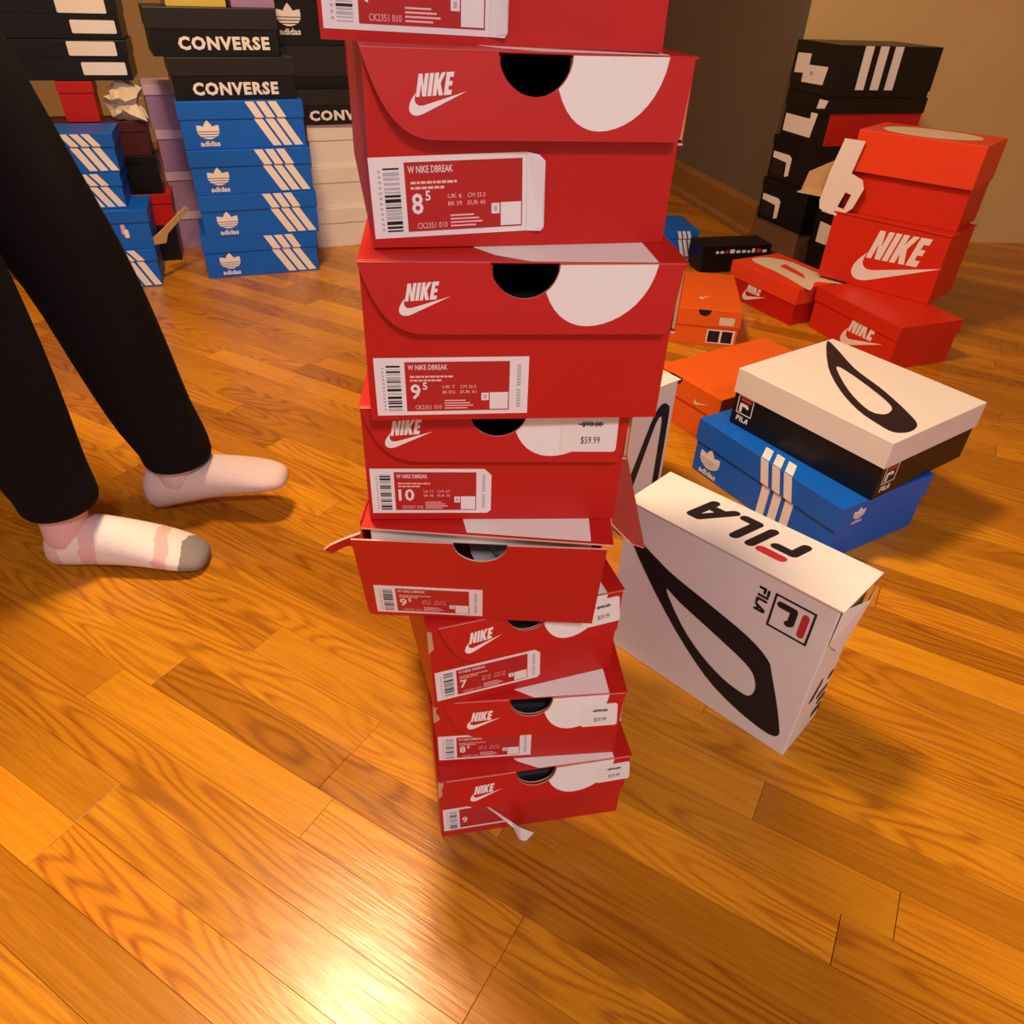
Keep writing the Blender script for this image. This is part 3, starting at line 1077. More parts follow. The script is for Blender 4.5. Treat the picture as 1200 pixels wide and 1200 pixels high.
# far left: a second blue stack with an open box in it
ll = ['lowest blue striped box at the left photo edge', 'blue box with its end torn open at the left photo edge', 'blue striped box below the uppermost at the left photo edge', 'uppermost blue striped box at the left photo edge']
for i, (ex, ey, H) in enumerate(((-1.150, 2.315, .118), (-1.148, 2.32, .115), (-1.205, 2.325, .10), (-1.200, 2.33, .105))):
    yaw = 20
    z = (.0, .1185, .234, .3345)[i]
    Lb = .36
    X, Y = ex - Lb * math.cos(R(yaw)), ey - Lb * math.sin(R(yaw))
    if i == 1:
        def pr(bo, lo, fr, dm):
            m = MB()
            m.prism(rrect(.275, .045, .287, .075, .004), fr['front'], .0004, 'lilac_lid')
            m.prism(rrect(.281, .035, .294, .060, .004), fr['front'], .0005, 'white_print')
            m.build('small_print', bo)
            k = MB()
            k.prism([(-.02, 0), (.04, -.006), (.055, .020), (.16, .075), (.145, .085), (.02, .028), (-.02, .012)], ((.358, .02, .008), (.72, .69, 0), (0, 0, 1)), .003, 'kraft', side='cut_edge')
            k.build('torn_flap', bo)
    else:
        pr = p_adidas(sx=.220, sw=.021, gap=.008, lean=.038)
    lid_box(ll[i], X, Y, z, yaw, Lb, .19, H, .035, 'adidas_blue', 'adidas_blue', group='blue striped shoe boxes', prints=pr)
# mixed boxes between the two blue stacks
lid_box('black box on the floor wedged behind the left edge blue stack', -1.472, 2.480, 0, 20, .30, .12, .118, .04, 'black_card', 'black_card')
lid_box('red box on a black one, wedged beside the lilac stack', -1.472, 2.480, .119, 20, .305, .12, .10, .03, 'nike_red', 'nike_red')
lid_box('black box holding crumpled tissue, wedged beside the lilac stack', -1.482, 2.478, .220, 20, .30, .12, .115, .02, 'black_card', 'black_card')
lid_box('dark maroon box under the red and cream pieces at left', -1.492, 2.475, .336, 20, .30, .12, .10, .03, 'maroon', 'maroon')


def tissue_lump(label, loc, r, m, seed, name='tissue_paper'):
    bm = bmesh.new()
    bmesh.ops.create_icosphere(bm, subdivisions=3, radius=1)
    rg = random.Random(seed)
    ph = [rg.uniform(0, 6) for _ in range(4)]
    for v in bm.verts:
        k = 1 + .45 * math.sin(5 * v.co.x + ph[0]) * math.sin(6 * v.co.z + ph[1]) + .25 * math.sin(9 * v.co.y + ph[2]) + rg.uniform(-.16, .16)
        v.co.x *= k
        v.co.y *= 1 + .3 * math.sin(8 * v.co.z + ph[3])
        v.co = Vector((v.co.x * r[0], v.co.y * r[1], max(v.co.z * k, -.86) * r[2])) * 1.0
    me = bpy.data.meshes.new(name)
    bm.to_mesh(me)
    bm.free()
    me.materials.append(MATS[m])
    o = bpy.data.objects.new(name, me)
    COL.objects.link(o)
    o.location = loc
    tag(o, label, 'paper')
    return o


tissue_lump('cream tissue paper bunched over the maroon box at left', (-1.262, 2.585, .483), (.045, .04, .055), 'cream', 5)
lid_box('small bright red box lying on the maroon box at left', -1.415, 2.49, .4365, 20, .10, .10, .11, .03, 'nike_red', 'nike_red')
# lilac stack
for i in range(4):
    lid_box(['lowest lilac box in the stack behind the blue boxes', 'second lilac box from the floor behind the blue boxes', 'third lilac box from the floor behind the blue boxes', 'top lilac box behind the blue boxes'][i],
            -1.240 - .008 * (i == 3), 2.702 - .004 * i, .1305 * i, 26, .30, .20, .13, .028, 'lilac', 'lilac_lid', group='lilac shoe boxes')


def p_end_labels(seed):
    def f(bo, lo, fr, dm):
        L_, W, H, hl = dm
        m = MB()
        m.prism(rrect(L_ - .135, H * .14, L_ - .015, H * .46, .004), fr['front'], .0004, 'label_white')
        m.prism(rrect(L_ - .16, H * .62, L_ - .03, H * .97, .004), fr['lid_front'], .0004, 'white_card')
        m.build('size_label', bo)
    return f


for i in range(3):
    lid_box(['lower black box with white end stickers at upper left', 'middle black box with white end stickers at upper left', 'upper black box with white end stickers at upper left'][i],
            -1.545 - .012 * i, 2.44 + .02 * i, .548 + .104 * i, 20, .36, .21, .1035, .04, 'black_card', 'black_card', group='black boxes with end stickers at left', prints=p_end_labels(i))

# ------------------------------------------------------------------ right: standing white boxes


def standing_white(label, X, Y, yaw, L_, D, H, prints, z=0.0):
    root = tag(empty('shoe_box', (X, Y, z), R(yaw)), label, 'shoe box', 'white boxes standing on edge')
    b = MB()
    b.box((0, .0015, 0), (L_ - .004, D - .0015, H - .0018), 'white_card')
    bo = b.build('body', root, bevel=.0015)
    t = MB()
    # upper panel slightly lifted at its right end
    t.add([(0, 0, H - .0016), (L_, -.001, H - .0016), (L_ + .004, D + .001, H - .0016), (0, D, H - .0016), (0, 0, H), (L_, -.001, H), (L_ + .004, D + .001, H), (0, D, H)],
          [(0, 3, 2, 1), (4, 5, 6, 7), (0, 1, 5, 4), (1, 2, 6, 5), (2, 3, 7, 6), (3, 0, 4, 7)], 'white_card')
    to = t.build('top_panel', root)
    prints(root, bo, to, dict(front=((0, .0012, 0), (1, 0, 0), (0, 0, 1)), top=((0, 0, H), (1, 0, 0), (0, 1, 0)), right=((L_ - .0037, 0, 0), (0, 1, 0), (0, 0, 1))))
    return root


OUT = [(.012, .221), (0.079, 0.194), (0.145, 0.178), (0.208, 0.162), (0.242, 0.144), (0.253, 0.124), (0.272, 0.08), (0.283, 0.05), (0.287, 0.034), (0.280, 0.025), (0.258, 0.024), (0.215, 0.033), (0.168, 0.054), (0.11, 0.101), (0.049, 0.166)]
INN = [(0.082, 0.162), (0.109, 0.152), (0.168, 0.134), (0.215, 0.118), (0.232, 0.105), (0.239, 0.085), (0.235, 0.068), (0.222, 0.064), (0.191, 0.069), (0.153, 0.087), (0.116, 0.117)]


def p_white(root, bo, to, fr):
    m = MB()
    m.prism(spline(OUT, 3), fr['front'], .0004, 'ink', holes=[spline(INN, 3)[::-1]])
    m.build('loop_print', bo)
    m = MB()
    # badge lies on its side: its top points right
    T = lambda p: (.226 + p[1], .249 - p[0])
    fila_badge(m, fr['front'], T, .053)
    T2 = lambda p: (.205 + p[1], .247 - p[0])
    fila_word(m, fr['front'], T2, .0145, red='ink', thick=.24)
    m.build('badge', bo)
    m = MB()
    # word on the upper panel reads from behind
    T3 = lambda p: (.226 - p[0], .084 - p[1] * 1.0)
    fila_word(m, fr['top'], lambda p: (.226 - p[0] * 1.02, .030 + .0 + (.054 - p[1])), .054, thick=.24, slant=.22)
    m.build('word_print', to)
    m = MB()
    # end panel: black letters partly hidden by a torn edge
    for k, (a, b, c, d) in enumerate(((.070, .020, .098, .034), (.074, .044, .098, .056), (.060, .066, .094, .076), (.080, .090, .094, .104))):
        m.prism(rrect(a, b, c, d, .004), fr['right'], .0004, 'ink')
    m.prism([(.028, .086), (.050, .118), (.056, .108), (.040, .082)], fr['right'], .0005, 'ink')
    m.build('end_print', bo)
    m = MB()
    # lifted end flap tucked under the upper panel
    H, L_ = .272, .305
    m.add([(L_ - .002, .004, H - .002), (L_ + .012, .05, H - .004), (L_ + .003, .10, H - .003), (L_ - .003, .004, H - .06), (L_ + .002, .05, H - .10), (L_ - .002, .10, H - .11)],
          [(0, 1, 4, 3), (1, 2, 5, 4), (3, 4, 1, 0), (4, 5, 2, 1)], 'white_card')
    m.build('end_flap', root)


standing_white('large white box standing on edge with black loop and upside-down lettering', .157, .821, -42.7, .305, .102, .272, p_white)


def p_white2(root, bo, to, fr):
    m = MB()
    Q = lambda p: (.300 - p[0] * .0 - (.290 - p[0]), p[1])
    o = [(a + .008, b * .92) for a, b in [(.18, .02), (.205, .10), (.232, .185), (.247, .215), (.262, .222), (.276, .212), (.282, .190), (.284, .04), (.280, .02), (.268, .02), (.266, .04), (.264, .175), (.258, .192), (.250, .186), (.238, .150), (.205, .03), (.196, .015)]]
    m.prism(spline(o, 2), fr['front'], .0004, 'ink')
    m.build('loop_print', bo)


standing_white('white box standing on edge behind the tall red stack', .305 - .305 * math.cos(R(40)), 1.262 - .305 * math.sin(R(40)), 40, .305, .102, .245, p_white2)

# blue box on the floor with the white-lidded box across it


def p_adR(bo, lo, fr, dm):
    L_, W, H, hl = dm
    m = MB()
    three_stripes(m, fr['front'], .190, .004, H - hl, .019, .010, .0)
    m.build('stripes', bo)
    m = MB()
    three_stripes(m, fr['lid_front'], .172, H - hl + .001, H - .0008, .019, .010, .014)
    three_stripes(m, fr['top'], .150, .0008, .036, .019, .010, .022)
    m.build('stripes', lo)
    m = MB()
    trefoil(m, fr['front'], .048, .006, .062)
    m.build('trefoil', bo)
    m = MB()
    trefoil(m, fr['lid_right'], .050, H - hl + .006, .034)
    m.build('trefoil', lo)


lid_box('blue striped box on the floor beneath the black and white box', .379, 1.345, 0, -58.6, .365, .25, .121, .050, 'adidas_blue', 'adidas_blue', group='blue striped shoe boxes', prints=p_adR)

LO2 = [(.006, .262), (0.086, 0.160), (0.161, 0.093), (0.23, 0.051), (0.281, 0.036), (.312, .034), (.326, .060), (.318, .095), (.285, .120), (0.237, 0.147), (0.194, 0.168), (0.118, 0.199), (0.030, 0.256)]
LI2 = [(0.094, 0.176), (0.139, 0.131), (0.192, 0.091), (0.244, 0.066), (0.266, 0.078), (0.262, 0.106), (0.243, 0.124), (0.201, 0.144), (0.138, 0.168)]


def p_filaR(bo, lo, fr, dm):
    m = MB()
    m.prism(spline(LO2, 3), fr['top'], .0004, 'ink_navy', holes=[spline(LI2, 3)[::-1]])
    m.build('loop_print', lo)
    m = MB()
    fila_badge(m, fr['front'], lambda p: (.014 + p[0], .028 + p[1]), .038, ink='white_print')
    fila_word(m, fr['front'], lambda p: (.018 + p[0], .012 + p[1]), .011, m='white_print', red='white_print', thick=.24)
    m.build('badge', bo)
    m = MB()
    fila_badge(m, fr['right'], lambda p: (.016 + p[0], .028 + p[1]), .038, ink='white_print')
    fila_word(m, fr['right'], lambda p: (.018 + p[0], .012 + p[1]), .011, m='white_print', red='white_print', thick=.24)
    m.build('badge', bo)


lid_box('black box with deep white lid and dark loop, across the blue box', .432, 1.334, .122, -54.9, .336, .290, .118, .050, 'black_card', 'white_card', 'white_card', prints=p_filaR)


# orange boxes
def p_orange(bo, lo, fr, dm):
    L_, W, H, hl = dm
    m = MB()
    hole = [(L_ * .30 + .020 * math.cos(R(a)), H - .001 + .020 * math.sin(R(a))) for a in range(-180, 1, 15)]
    m.prism(hole, fr['lid_front'], .0004, 'ink')  # flat black patch painted for the shade inside the thumb hole
    m.build('hole_shade', lo)
    m = MB()
    m.prism([(L_ * .62 + a * .042, H - hl * .86 + b * .042) for a, b in SWOOSH], fr['lid_front'], .0004, 'cream')
    m.build('tick', lo)


lid_box('flat orange box lying between the white box and the red boxes', .330, 1.598, 0, -57, .205, .35, .121, .050, 'orange', 'orange', prints=p_orange)


def p_orangeB(bo, lo, fr, dm):
    L_, W, H, hl = dm
    m = MB()
    hole = [(L_ * .48 + .018 * math.cos(R(a)), H - .001 + .018 * math.sin(R(a))) for a in range(-180, 1, 15)]
    m.prism(hole, fr['lid_front'], .0004, 'ink')  # hole's dark inside painted as a black half-round on the lid
    m.build('hole_shade', lo)
    m = MB()
    m.prism([(L_ * .42 + a * .03, .08 + b * .10) for a, b in SWOOSH], fr['top'], .0004, 'cream')
    m.build('tick', lo)
    m = MB()
    m.prism([(.140, H - hl + .006), (.182, H - hl + .006), (.182, H - .020), (.140, H - .020)], fr['lid_front'], .0004, 'cream')
    m.build('price_sticker', lo)
    m = MB()
    m.prism([(.112, .008), (.190, .008), (.190, .048), (.112, .048)], fr['front'], .0004, 'white_card')
    m.prism([(.116, .011), (.148, .011), (.148, .045), (.116, .045)], fr['front'], .0006, 'ink')
    m.prism([(.154, .011), (.184, .011), (.184, .045), (.154, .045)], fr['front'], .0006, 'ink')
    m.build('size_label', bo)


lid_box('smaller orange box farther back with a thumb hole and end sticker', .425, 2.025, 0, -8, .200, .33, .106, .048, 'orange', 'orange', prints=p_orangeB)


# red boxes at right
def p_redSw(bo, lo, fr, dm):
    L_, W, H, hl = dm
    m = MB()
    # giant tick over the lid
    m.prism(spline([(.015, .07), (.03, .135), (.10, .170), (.19, .165), (.26, .185), (.32, .188), (.31, .150), (.27, .10), (.30, .055), (.32, .02), (.24, .035), (.14, .05), (.06, .05)], 2), fr['top'], .0004, 'cream',
            holes=[[(.11, .10), (.10, .135), (.20, .115), (.24, .085)]])
    m.build('tick_print', lo)
    m = MB()
    nike_logo(m, fr['front'], .075, .012, .10)
    m.build('emblem', bo)


lid_box('low red box with big cream tick on its lid, behind the orange boxes', .690, 2.450, 0, -62, .300, .20, .116, .050, 'nike_red', 'orange_red', prints=p_redSw)


def p_logo(x, y, w):
    def f(bo, lo, fr, dm):
        m = MB()
        nike_logo(m, fr['front'], x, y, w)
        m.build('emblem', bo)
    return f


lid_box('lowest red box of the stack at the right photo edge', .886, 2.192, 0, -68, .335, .22, .124, .040, 'scarlet', 'scarlet', prints=p_logo(.14, .006, .150))
lid_box('large red box with oversized white emblem at the right photo edge', .915, 2.300, .1245, -44, .34, .19, .19, .003, 'scarlet', 'scarlet', prints=p_logo(.100, .018, .24))


def open_orange():
    """upper box of that stack: lid hinged open at its left end, pale board flaps hanging out"""
    X, Y, z, yaw, L_, W, H = .935, 2.315, .315, -40, .33, .20, .215
    root = tag(empty('shoe_box', (X, Y, z), R(yaw)), 'orange box with its white slotted flap hanging open, on red boxes', 'shoe box')
    b = MB()
    b.shell((.004, .004, 0), (L_ - .004, W - .004, H - .09), .002, 'scarlet', 'kraft')
    b.build('body', root, bevel=.001)
    l = MB()
    l.shell((0, -.012, H - .105), (L_, W, H), .002, 'orange_red', 'kraft', open_top=False)
    lid = l.build('lid', root, bevel=.001)
    m = MB()
    m.prism(spline([(.04, .06), (.05, .13), (.13, .17), (.25, .16), (.29, .09), (.21, .02), (.10, .015)], 3), ((0, 0, H), (1, 0, 0), (0, 1, 0)), .0005, 'cream')
    m.build('tick_print', lid)
    f = MB()
    # slotted white flap hanging from the lid's left front corner
    outl = [(-.030, H - .02), (.028, H - .02), (.014, H - .105), (.050, H - .118), (.060, H - .140), (.044, H - .195), (.012, H - .225), (-.050, H - .212), (-.056, H - .190), (-.048, H - .11)]
    f.prism(outl[::-1], ((.0, -.020, -.006), (1, 0, 0), (0, 0, 1)), .002, 'white_card', side='white_card', back='kraft', holes=[[(.000, H - .198), (.020, H - .202), (.030, H - .160), (.012, H - .156)]])
    f.build('slotted_flap', root)
    f = MB()
    # kraft inner flaps folded out to the left
    f.prism([(-.13, .035), (-.012, .01), (-.012, .150), (-.12, .085)], ((0, .012, 0), (1, 0, 0), (0, 0, 1)), .002, 'kraft')
    f.prism([(-.13, -.02), (-.004, -.02), (-.004, .10), (-.08, .11)], ((0, .0, .035), (1, 0, 0), (0, .95, .3)), .002, 'kraft', side='white_card')
    f.prism([(-.098, 0), (-.075, 0), (-.055, .075), (-.066, .075)], ((0, .05, .045), (1, 0, 0), (0, 0, 1)), .002, 'white_card')
    f.build('inner_flap', root)


open_orange()


# black boxes at the wall's end
def p_black_end(kind):
    def f(bo, lo, fr, dm):
        L_, W, H, hl = dm
        m = MB()
        if kind == 'hook':
            m.prism([(.015, H * .62), (.10, H * .62), (.115, H * .56), (.115, H * .16), (.096, H * .12), (.092, H * .44), (.015, H * .48)][::-1], fr['front'], .0005, 'label_white')
            m.prism([(.02, H * .12), (.085, H * .12), (.085, H * .42), (.02, H * .44)], fr['front'], .0004, 'dark_lid')
        elif kind == 'step':
            m.prism([(.02, H * .34), (.075, H * .36), (.075, H * .18), (.20, H * .20), (.21, H * .56), (.10, H * .54), (.10, H * .76), (.02, H * .74)], fr['lid_front'], .0005, 'label_white')
            m.prism([(.115, H * .34), (.135, H * .34), (.135, H * .42), (.115, H * .42)], fr['lid_front'], .0007, 'label_grey')
        else:
            m.prism([(.015, H * .10), (.17, H * .10), (.185, H * .62), (.15, H * .62), (.15, H * .48), (.015, H * .48)], fr['front'], .0005, 'label_white')
            m.prism([(.175, H * .72), (.215, H * .76), (.225, H * .92), (.18, H * .92)], fr['lid_front'], .0005, 'label_white')
        m.build('size_label', bo)
        if kind == 'step':
            m = MB()
            three_stripes(m, fr['lid_right'], .085, .002 + H - hl, H - .001, .030, .022, -.0)
            m.build('stripes', lo)
    return f


bl = [('lower of two black boxes with hook-shaped sticker by the dark wall', 'hook', 'black_card', 'black_card'), ('upper of two black boxes with hook-shaped sticker by the dark wall', 'hook', 'black_card', 'black_card'),
      ('box with red sides and black lid near the tan wall', 'tag', 'nike_red', 'black_card'), ('black box with three white stripes on top of the wall stack', 'step', 'black_card', 'black_card')]
for i, (lb, kd, bm_, lm_) in enumerate(bl):
    z = .15 + .1395 * i
    yaw = (-68, -68, -72, -76)[i]
    if i == 2:
        def pr(bo, lo, fr, dm):
            p_black_end('tag')(bo, lo, fr, dm)
            m = MB()
            m.prism([(.001, .001), (dm[0] - .0065, .001), (dm[0] - .0065, dm[2] - .005), (.001, dm[2] - .005)], ((fr['front'][0][0] + .003, fr['front'][0][1] + .0001, 0), (1, 0, 0), (0, 0, 1)), .0002, 'black_card')
            m.build('end_panel', bo)
        lid_box(lb, .868 + .006 * i, 2.880, z, yaw, .25, .36, .139, .045, bm_, lm_, group='boxes by the dark wall', prints=pr)
    else:
        lid_box(lb, .862 + .006 * i, 2.880 + .004 * i, z, yaw, .25, .36, .139, .03 if i < 3 else .120, bm_, lm_, group='boxes by the dark wall', prints=p_black_end(kd))
lid_box('brown carton on the floor under the black wall boxes', .862, 2.885, 0, -68, .25, .36, .1495, .002, 'brown_card', 'brown_card', name='carton', cat='carton')


def p_small(bo, lo, fr, dm):
    H = dm[2]
    m = MB()
    m.prism(rrect(.02, H * .66, .07, H * .92, .004), fr['front'], .0005, 'label_white')
    m.prism([(.03, H * .02), (.13, H * .02), (.14, H * .42), (.03, H * .46)], fr['front'], .0005, 'label_white')
    m.build('size_label', bo)


lid_box('black box with two white stickers between wall stack and red boxes', .988, 2.632, .1405, -66, .21, .22, .15, .03, 'black_card', 'black_card', prints=p_small)
lid_box('black box hidden low behind the tick-printed red box', .988, 2.632, 0, -66, .21, .22, .14, .03, 'black_card', 'black_card')


def p_flat(bo, lo, fr, dm):
    m = MB()
    rg = random.Random(4)
    x = .05
    for i in range(10):
        w = rg.uniform(.010, .019)
        h = rg.uniform(.008, .015)
        m.prism(rrect(x, .068, x + w, .068 + h, .003), fr['lid_front'], .0005, 'label_white' if i not in (2, 8) else 'print_red')
        x += w + .006
    m.build('lettering', lo)


lid_box('flat black lettered box on the floor below the dark wall', .640, 2.660, 0, 14, .265, .115, .095, .060, 'black_card', 'black_card', prints=p_flat)
lid_box('blue box peeping out behind the tall red stack', .36, 2.80, 0, 8, .30, .22, .10, .03, 'adidas_blue', 'adidas_blue', group='blue striped shoe boxes', prints=p_adidas(sx=.215, sw=.012, gap=.006, lean=.02, top_lean=.01))

# ------------------------------------------------------------------ the walking person


def skin_mesh(name, verts, edges, radii, m, parent=None, root_i=0, sub=2, loc=None):
    me = bpy.data.meshes.new(name)
    me.from_pydata(verts, edges, [])
    o = bpy.data.objects.new(name, me)
    COL.objects.link(o)
    md = o.modifiers.new('skin', 'SKIN')
    md.use_smooth_shade = True
    sv = me.skin_vertices[0].data if me.skin_vertices else None
    if sv is None:
        bm = bmesh.new()
        bm.from_mesh(me)
        bm.verts.layers.skin.verify()
        bm.to_mesh(me)
        bm.free()
        sv = me.skin_vertices[0].data
    for i, r in enumerate(radii):
        sv[i].radius = r if isinstance(r, tuple) else (r, r)
        sv[i].use_root = (i == root_i)
    s2 = o.modifiers.new('sub', 'SUBSURF')
    s2.levels = s2.render_levels = sub
    me.materials.append(MATS[m])
    if parent:
        o.parent = parent
    if loc:
        o.location = loc
    return o


def loft(name, rings, m, parent, n=16, cap=True):
    """rings: (centre, axis_a, axis_b) with real half-axes; smooth closed tube"""
    mb = MB()
    R_ = []
    for c, a, b in rings:
        c, a, b = Vector(c), Vector(a), Vector(b)
        R_.append([tuple(c + a * math.cos(2 * math.pi * i / n) + b * math.sin(2 * math.pi * i / n)) for i in range(n)])
    for p, q in zip(R_, R_[1:]):
        mb.add(p + q, [(i, (i + 1) % n, n + (i + 1) % n, n + i) for i in range(n)], m)
    if cap:
        mb.add(R_[0], [tuple(range(n - 1, -1, -1))], m)
        mb.add(R_[-1], [tuple(range(n))], m)
    o = mb.build(name, parent, smooth=True)
    bm = bmesh.new()
    bm.from_mesh(o.data)
    bmesh.ops.remove_doubles(bm, verts=bm.verts, dist=1e-5)
    bmesh.ops.recalc_face_normals(bm, faces=bm.faces)
    bm.to_mesh(o.data)
    bm.free()
    s2 = o.modifiers.new('sub', 'SUBSURF')
    s2.levels = s2.render_levels = 1
    return o


def foot(name, parent, loc, yaw, pitch, m, ln=.235):
    """stockinged foot, heel at the local origin, toes along +x, sole at z=0, ankle stub upwards"""
    e = empty(name + '_frame', loc)
    s = ln / .235
    prof_ = [(-.030, .028, .020, .024), (-.022, .040, .033, .038), (.005, .046, .036, .045), (.040, .046, .037, .046), (.080, .041, .038, .041),
             (.120, .034, .042, .034), (.155, .027, .045, .027), (.185, .020, .043, .020), (.205, .015, .034, .015), (.214, .012, .018, .009)]
    rings = []
    for x, zc, hw, hh in prof_:
        rings.append(((x * s, 0.006 * math.sin(x * 14), zc * s), (0, hw * s, 0), (0, 0, hh * s)))
    bpy.data.objects.remove(e)
    o = loft(name, rings, m, parent)
    o.location = loc
    o.rotation_euler = (0, pitch, yaw)
    return o


def person():
    # joints (z up), walking towards +x
    LA, LK, LH = Vector((-.610, 1.120, .100)), Vector((-.676, 1.105, .46)), Vector((-.80, 1.06, .86))
    RA, RK, RH = Vector((-.735, .955, .085)), Vector((-.765, .955, .46)), Vector((-.81, .91, .86))
    pel = (LH + RH) / 2
    V, E, Rr = [], [], []

    def add(p, r, prev=None):
        V.append(tuple(p))
        Rr.append(r)
        if prev is not None:
            E.append((prev, len(V) - 1))
        return len(V) - 1
    i0 = add(pel + Vector((0, 0, .05)), (.11, .14))
    c1 = add(pel + Vector((.01, 0, .22)), (.095, .125), i0)
    c2 = add(pel + Vector((.02, 0, .42)), (.105, .15), c1)
    nk = add(pel + Vector((.03, 0, .56)), .055, c2)
    hd0 = add(pel + Vector((.045, 0, .64)), .055, nk)
    hd1 = add(pel + Vector((.065, 0, .72)), (.085, .072), hd0)
    hd2 = add(pel + Vector((.060, 0, .79)), (.075, .065), hd1)
    for H, K, A in ((LH, LK, LA), (RH, RK, RA)):
        a = add(H, .078, i0)
        b = add(H.lerp(K, .5), .066, a)
        k = add(K, .050, b)
        q = add(K.lerp(A, .35), .047, k)
        add(A + Vector((0, 0, .02)), .030, q)
    for s, swing in ((1, .10), (-1, -.06)):
        sh = add(pel + Vector((.02, s * .17, .47)), .05, c2)
        el = add(pel + Vector((.00 + swing * .3, s * .22, .21)), .036, sh)
        wr = add(pel + Vector((.18 + swing, s * .15, .20)), .024, el)
        pa = add(pel + Vector((.225 + swing, s * .12, .205)), (.028, .015), wr)
        for k in range(4):
            f1 = add(pel + Vector((.270 + swing - .003 * abs(k - 1.3), s * .095, .178 + .018 * k)), .0085, pa)
            add(pel + Vector((.290 + swing - .004 * abs(k - 1.3), s * .068, .176 + .018 * k)), .0075, f1)
        t1 = add(pel + Vector((.235 + swing, s * .10, .245)), .009, pa)
        add(pel + Vector((.262 + swing, s * .085, .262)), .008, t1)
    body = skin_mesh('person', V, E, Rr, 'skin')
    tag(body, 'walking person in black trousers and pale pink socks at left', 'person')

    def cyl_rings(pts, radii, fwd=(1, 0, 0)):
        rings = []
        for i, (p, r) in enumerate(zip(pts, radii)):
            p = Vector(p)
            d = (Vector(pts[min(i + 1, len(pts) - 1)]) - Vector(pts[max(i - 1, 0)])).normalized()
            b = d.cross(Vector(fwd)).normalized()
            a = b.cross(d).normalized()
            rings.append((p, a * r, b * r * 1.0))
        return rings
    # trousers: two legs, creased, and a seat
    for H, K, A, hem in ((LH, LK, LA, .010), (RH, RK, RA, .035)):
        top = H + Vector((0, 0, .06))
        seq = [top, H, H.lerp(K, .35), H.lerp(K, .7), K, K.lerp(A, .25), K.lerp(A, .5), K.lerp(A, .72), A + Vector((0, 0, hem + .045)), A + Vector((.002, 0, hem + .012)), A + Vector((.002, 0, hem))]
        rad = [.10, .102, .094, .084, .078, .076, .072, .066, .061, .062, .056]
        loft('trouser_leg', cyl_rings(seq, rad), 'trouser_black', body)
    loft('trouser_seat', [((pel.x, pel.y, pel.z - .06), (.10, 0, 0), (0, .155, 0)), ((pel.x - .01, pel.y, pel.z + .02), (.125, 0, 0), (0, .178, 0)), ((pel.x, pel.y, pel.z + .10), (.11, 0, 0), (0, .162, 0)), ((pel.x, pel.y, pel.z + .16), (.10, 0, 0), (0, .15, 0))], 'trouser_black', body)
    sh = pel + Vector((.02, 0, 0))
    loft('shirt', [((pel.x, pel.y, pel.z + .04), (.145, 0, 0), (0, .198, 0)), ((pel.x, pel.y, pel.z + .10), (.138, 0, 0), (0, .190, 0)), ((pel.x + .01, pel.y, pel.z + .22), (.112, 0, 0), (0, .155, 0)), ((sh.x, pel.y, pel.z + .40), (.125, 0, 0), (0, .185, 0)),
                   ((sh.x, pel.y, pel.z + .49), (.10, 0, 0), (0, .19, 0)), ((sh.x + .005, pel.y, pel.z + .535), (.075, 0, 0), (0, .10, 0))], 'shirt_grey', body)
    for s, swing in ((1, .10), (-1, -.06)):
        a = pel + Vector((.02, s * .165, .485))
        b = pel + Vector((.0 + swing * .3, s * .22, .21))
        loft('sleeve', cyl_rings([a, a.lerp(b, .3), a.lerp(b, .75)], [.062, .062, .056], (1, 0, 0)), 'shirt_grey', body)
    # head details
    hc = pel + Vector((.063, 0, .745))
    hair = MB()
    bm = bmesh.new()
    bmesh.ops.create_icosphere(bm, subdivisions=3, radius=1)
    for v in list(bm.verts):
        v.co = Vector((v.co.x * .098 - .012, v.co.y * .086, v.co.z * .105 + .025))
    bmesh.ops.delete(bm, geom=[v for v in bm.verts if v.co.x > .045 and v.co.z < .055], context='VERTS')
    me = bpy.data.meshes.new('hair')
    bm.to_mesh(me)
    bm.free()
    me.materials.append(MATS['hair'])
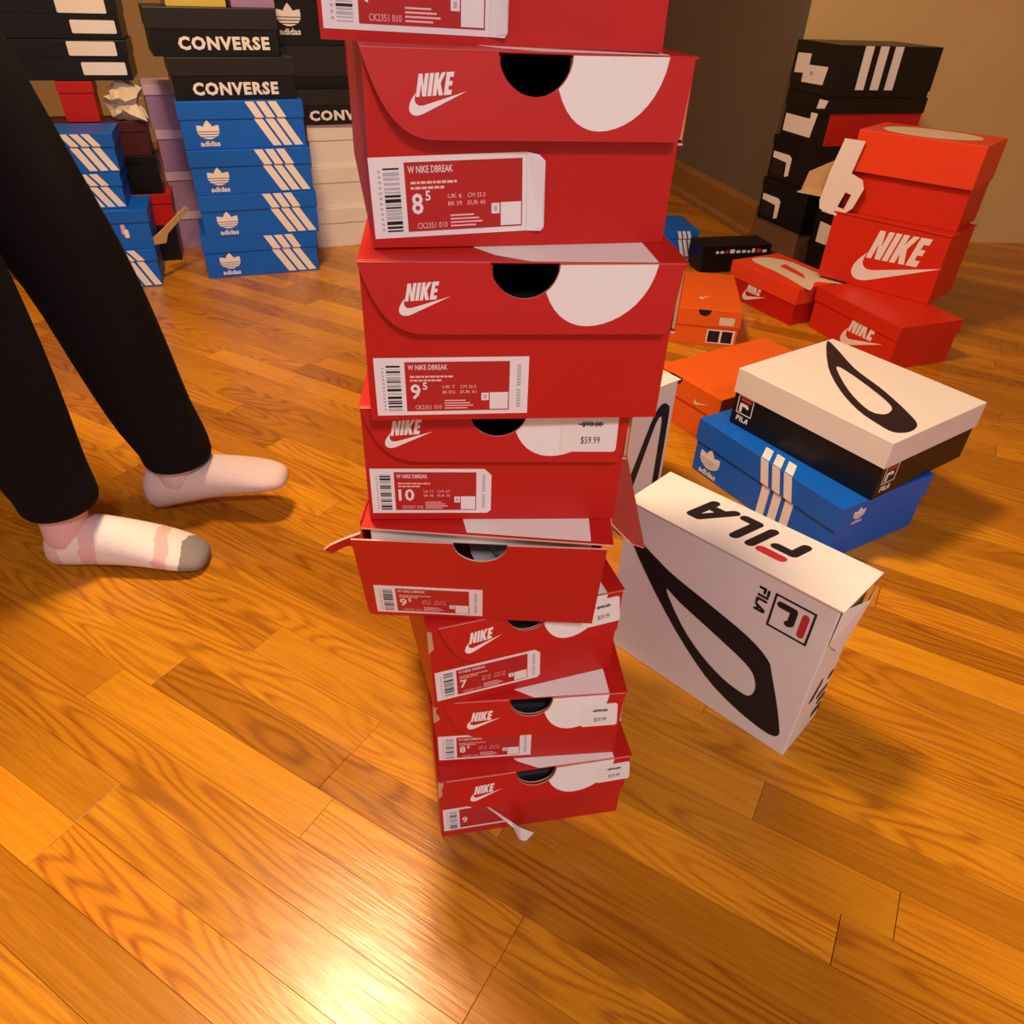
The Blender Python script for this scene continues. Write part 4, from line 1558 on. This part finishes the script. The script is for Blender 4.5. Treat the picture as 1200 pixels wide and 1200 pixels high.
    o = bpy.data.objects.new('hair', me)
    COL.objects.link(o)
    o.location = hc
    o.parent = body
    fc = MB()
    loft('nose', [((hc.x + .078, hc.y, hc.z + .005), (.012, 0, 0), (0, .008, 0)), ((hc.x + .090, hc.y, hc.z - .018), (.014, 0, 0), (0, .013, 0)), ((hc.x + .080, hc.y, hc.z - .030), (.01, 0, 0), (0, .012, 0))], 'skin', body, 8)
    loft('mouth', [((hc.x + .074, hc.y - .022, hc.z - .052), (.003, 0, 0), (0, 0, .003)), ((hc.x + .082, hc.y, hc.z - .053), (.006, 0, 0), (0, 0, .007)), ((hc.x + .074, hc.y + .022, hc.z - .052), (.003, 0, 0), (0, 0, .003))], 'lip', body, 8)
    for s in (1, -1):
        loft('eye', [((hc.x + .072, hc.y + s * .020, hc.z + .004), (.004, 0, 0), (0, 0, .003)), ((hc.x + .076, hc.y + s * .030, hc.z + .004), (.006, 0, 0), (0, 0, .006)), ((hc.x + .070, hc.y + s * .040, hc.z + .004), (.004, 0, 0), (0, 0, .003))], 'ink', body, 8)
        loft('ear', [((hc.x - .005, hc.y + s * .070, hc.z + .012), (.016, 0, 0), (0, 0, .026)), ((hc.x - .008, hc.y + s * .082, hc.z + .012), (.017, 0, 0), (0, 0, .029)), ((hc.x - .008, hc.y + s * .086, hc.z + .012), (.010, 0, 0), (0, 0, .018))], 'skin', body, 8)
    # socks
    s1 = foot('sock', body, (-.748, .957, .001), R(2), 0, 'sock_pink', .250)
    s1['label'] = 'white and pink sock with a grey toe'
    s2 = foot('sock', body, (-.640, 1.122, .012), R(3), R(-13), 'sock_pale', .250)
    s2['label'] = 'pale sock on the lifted foot'
    for A, K, mm, dz in ((LA, LK, 'sock_pale', .0), (RA, RK, 'sock_pink', 0)):
        lo = A + Vector((-.012, 0, -.045))
        loft('sock_cuff', cyl_rings([lo, A + Vector((-.004, 0, -.01)), A + Vector((0, 0, .05)), A.lerp(K, .3)], [.036, .038, .037, .042]), mm, body)
    return body


person()
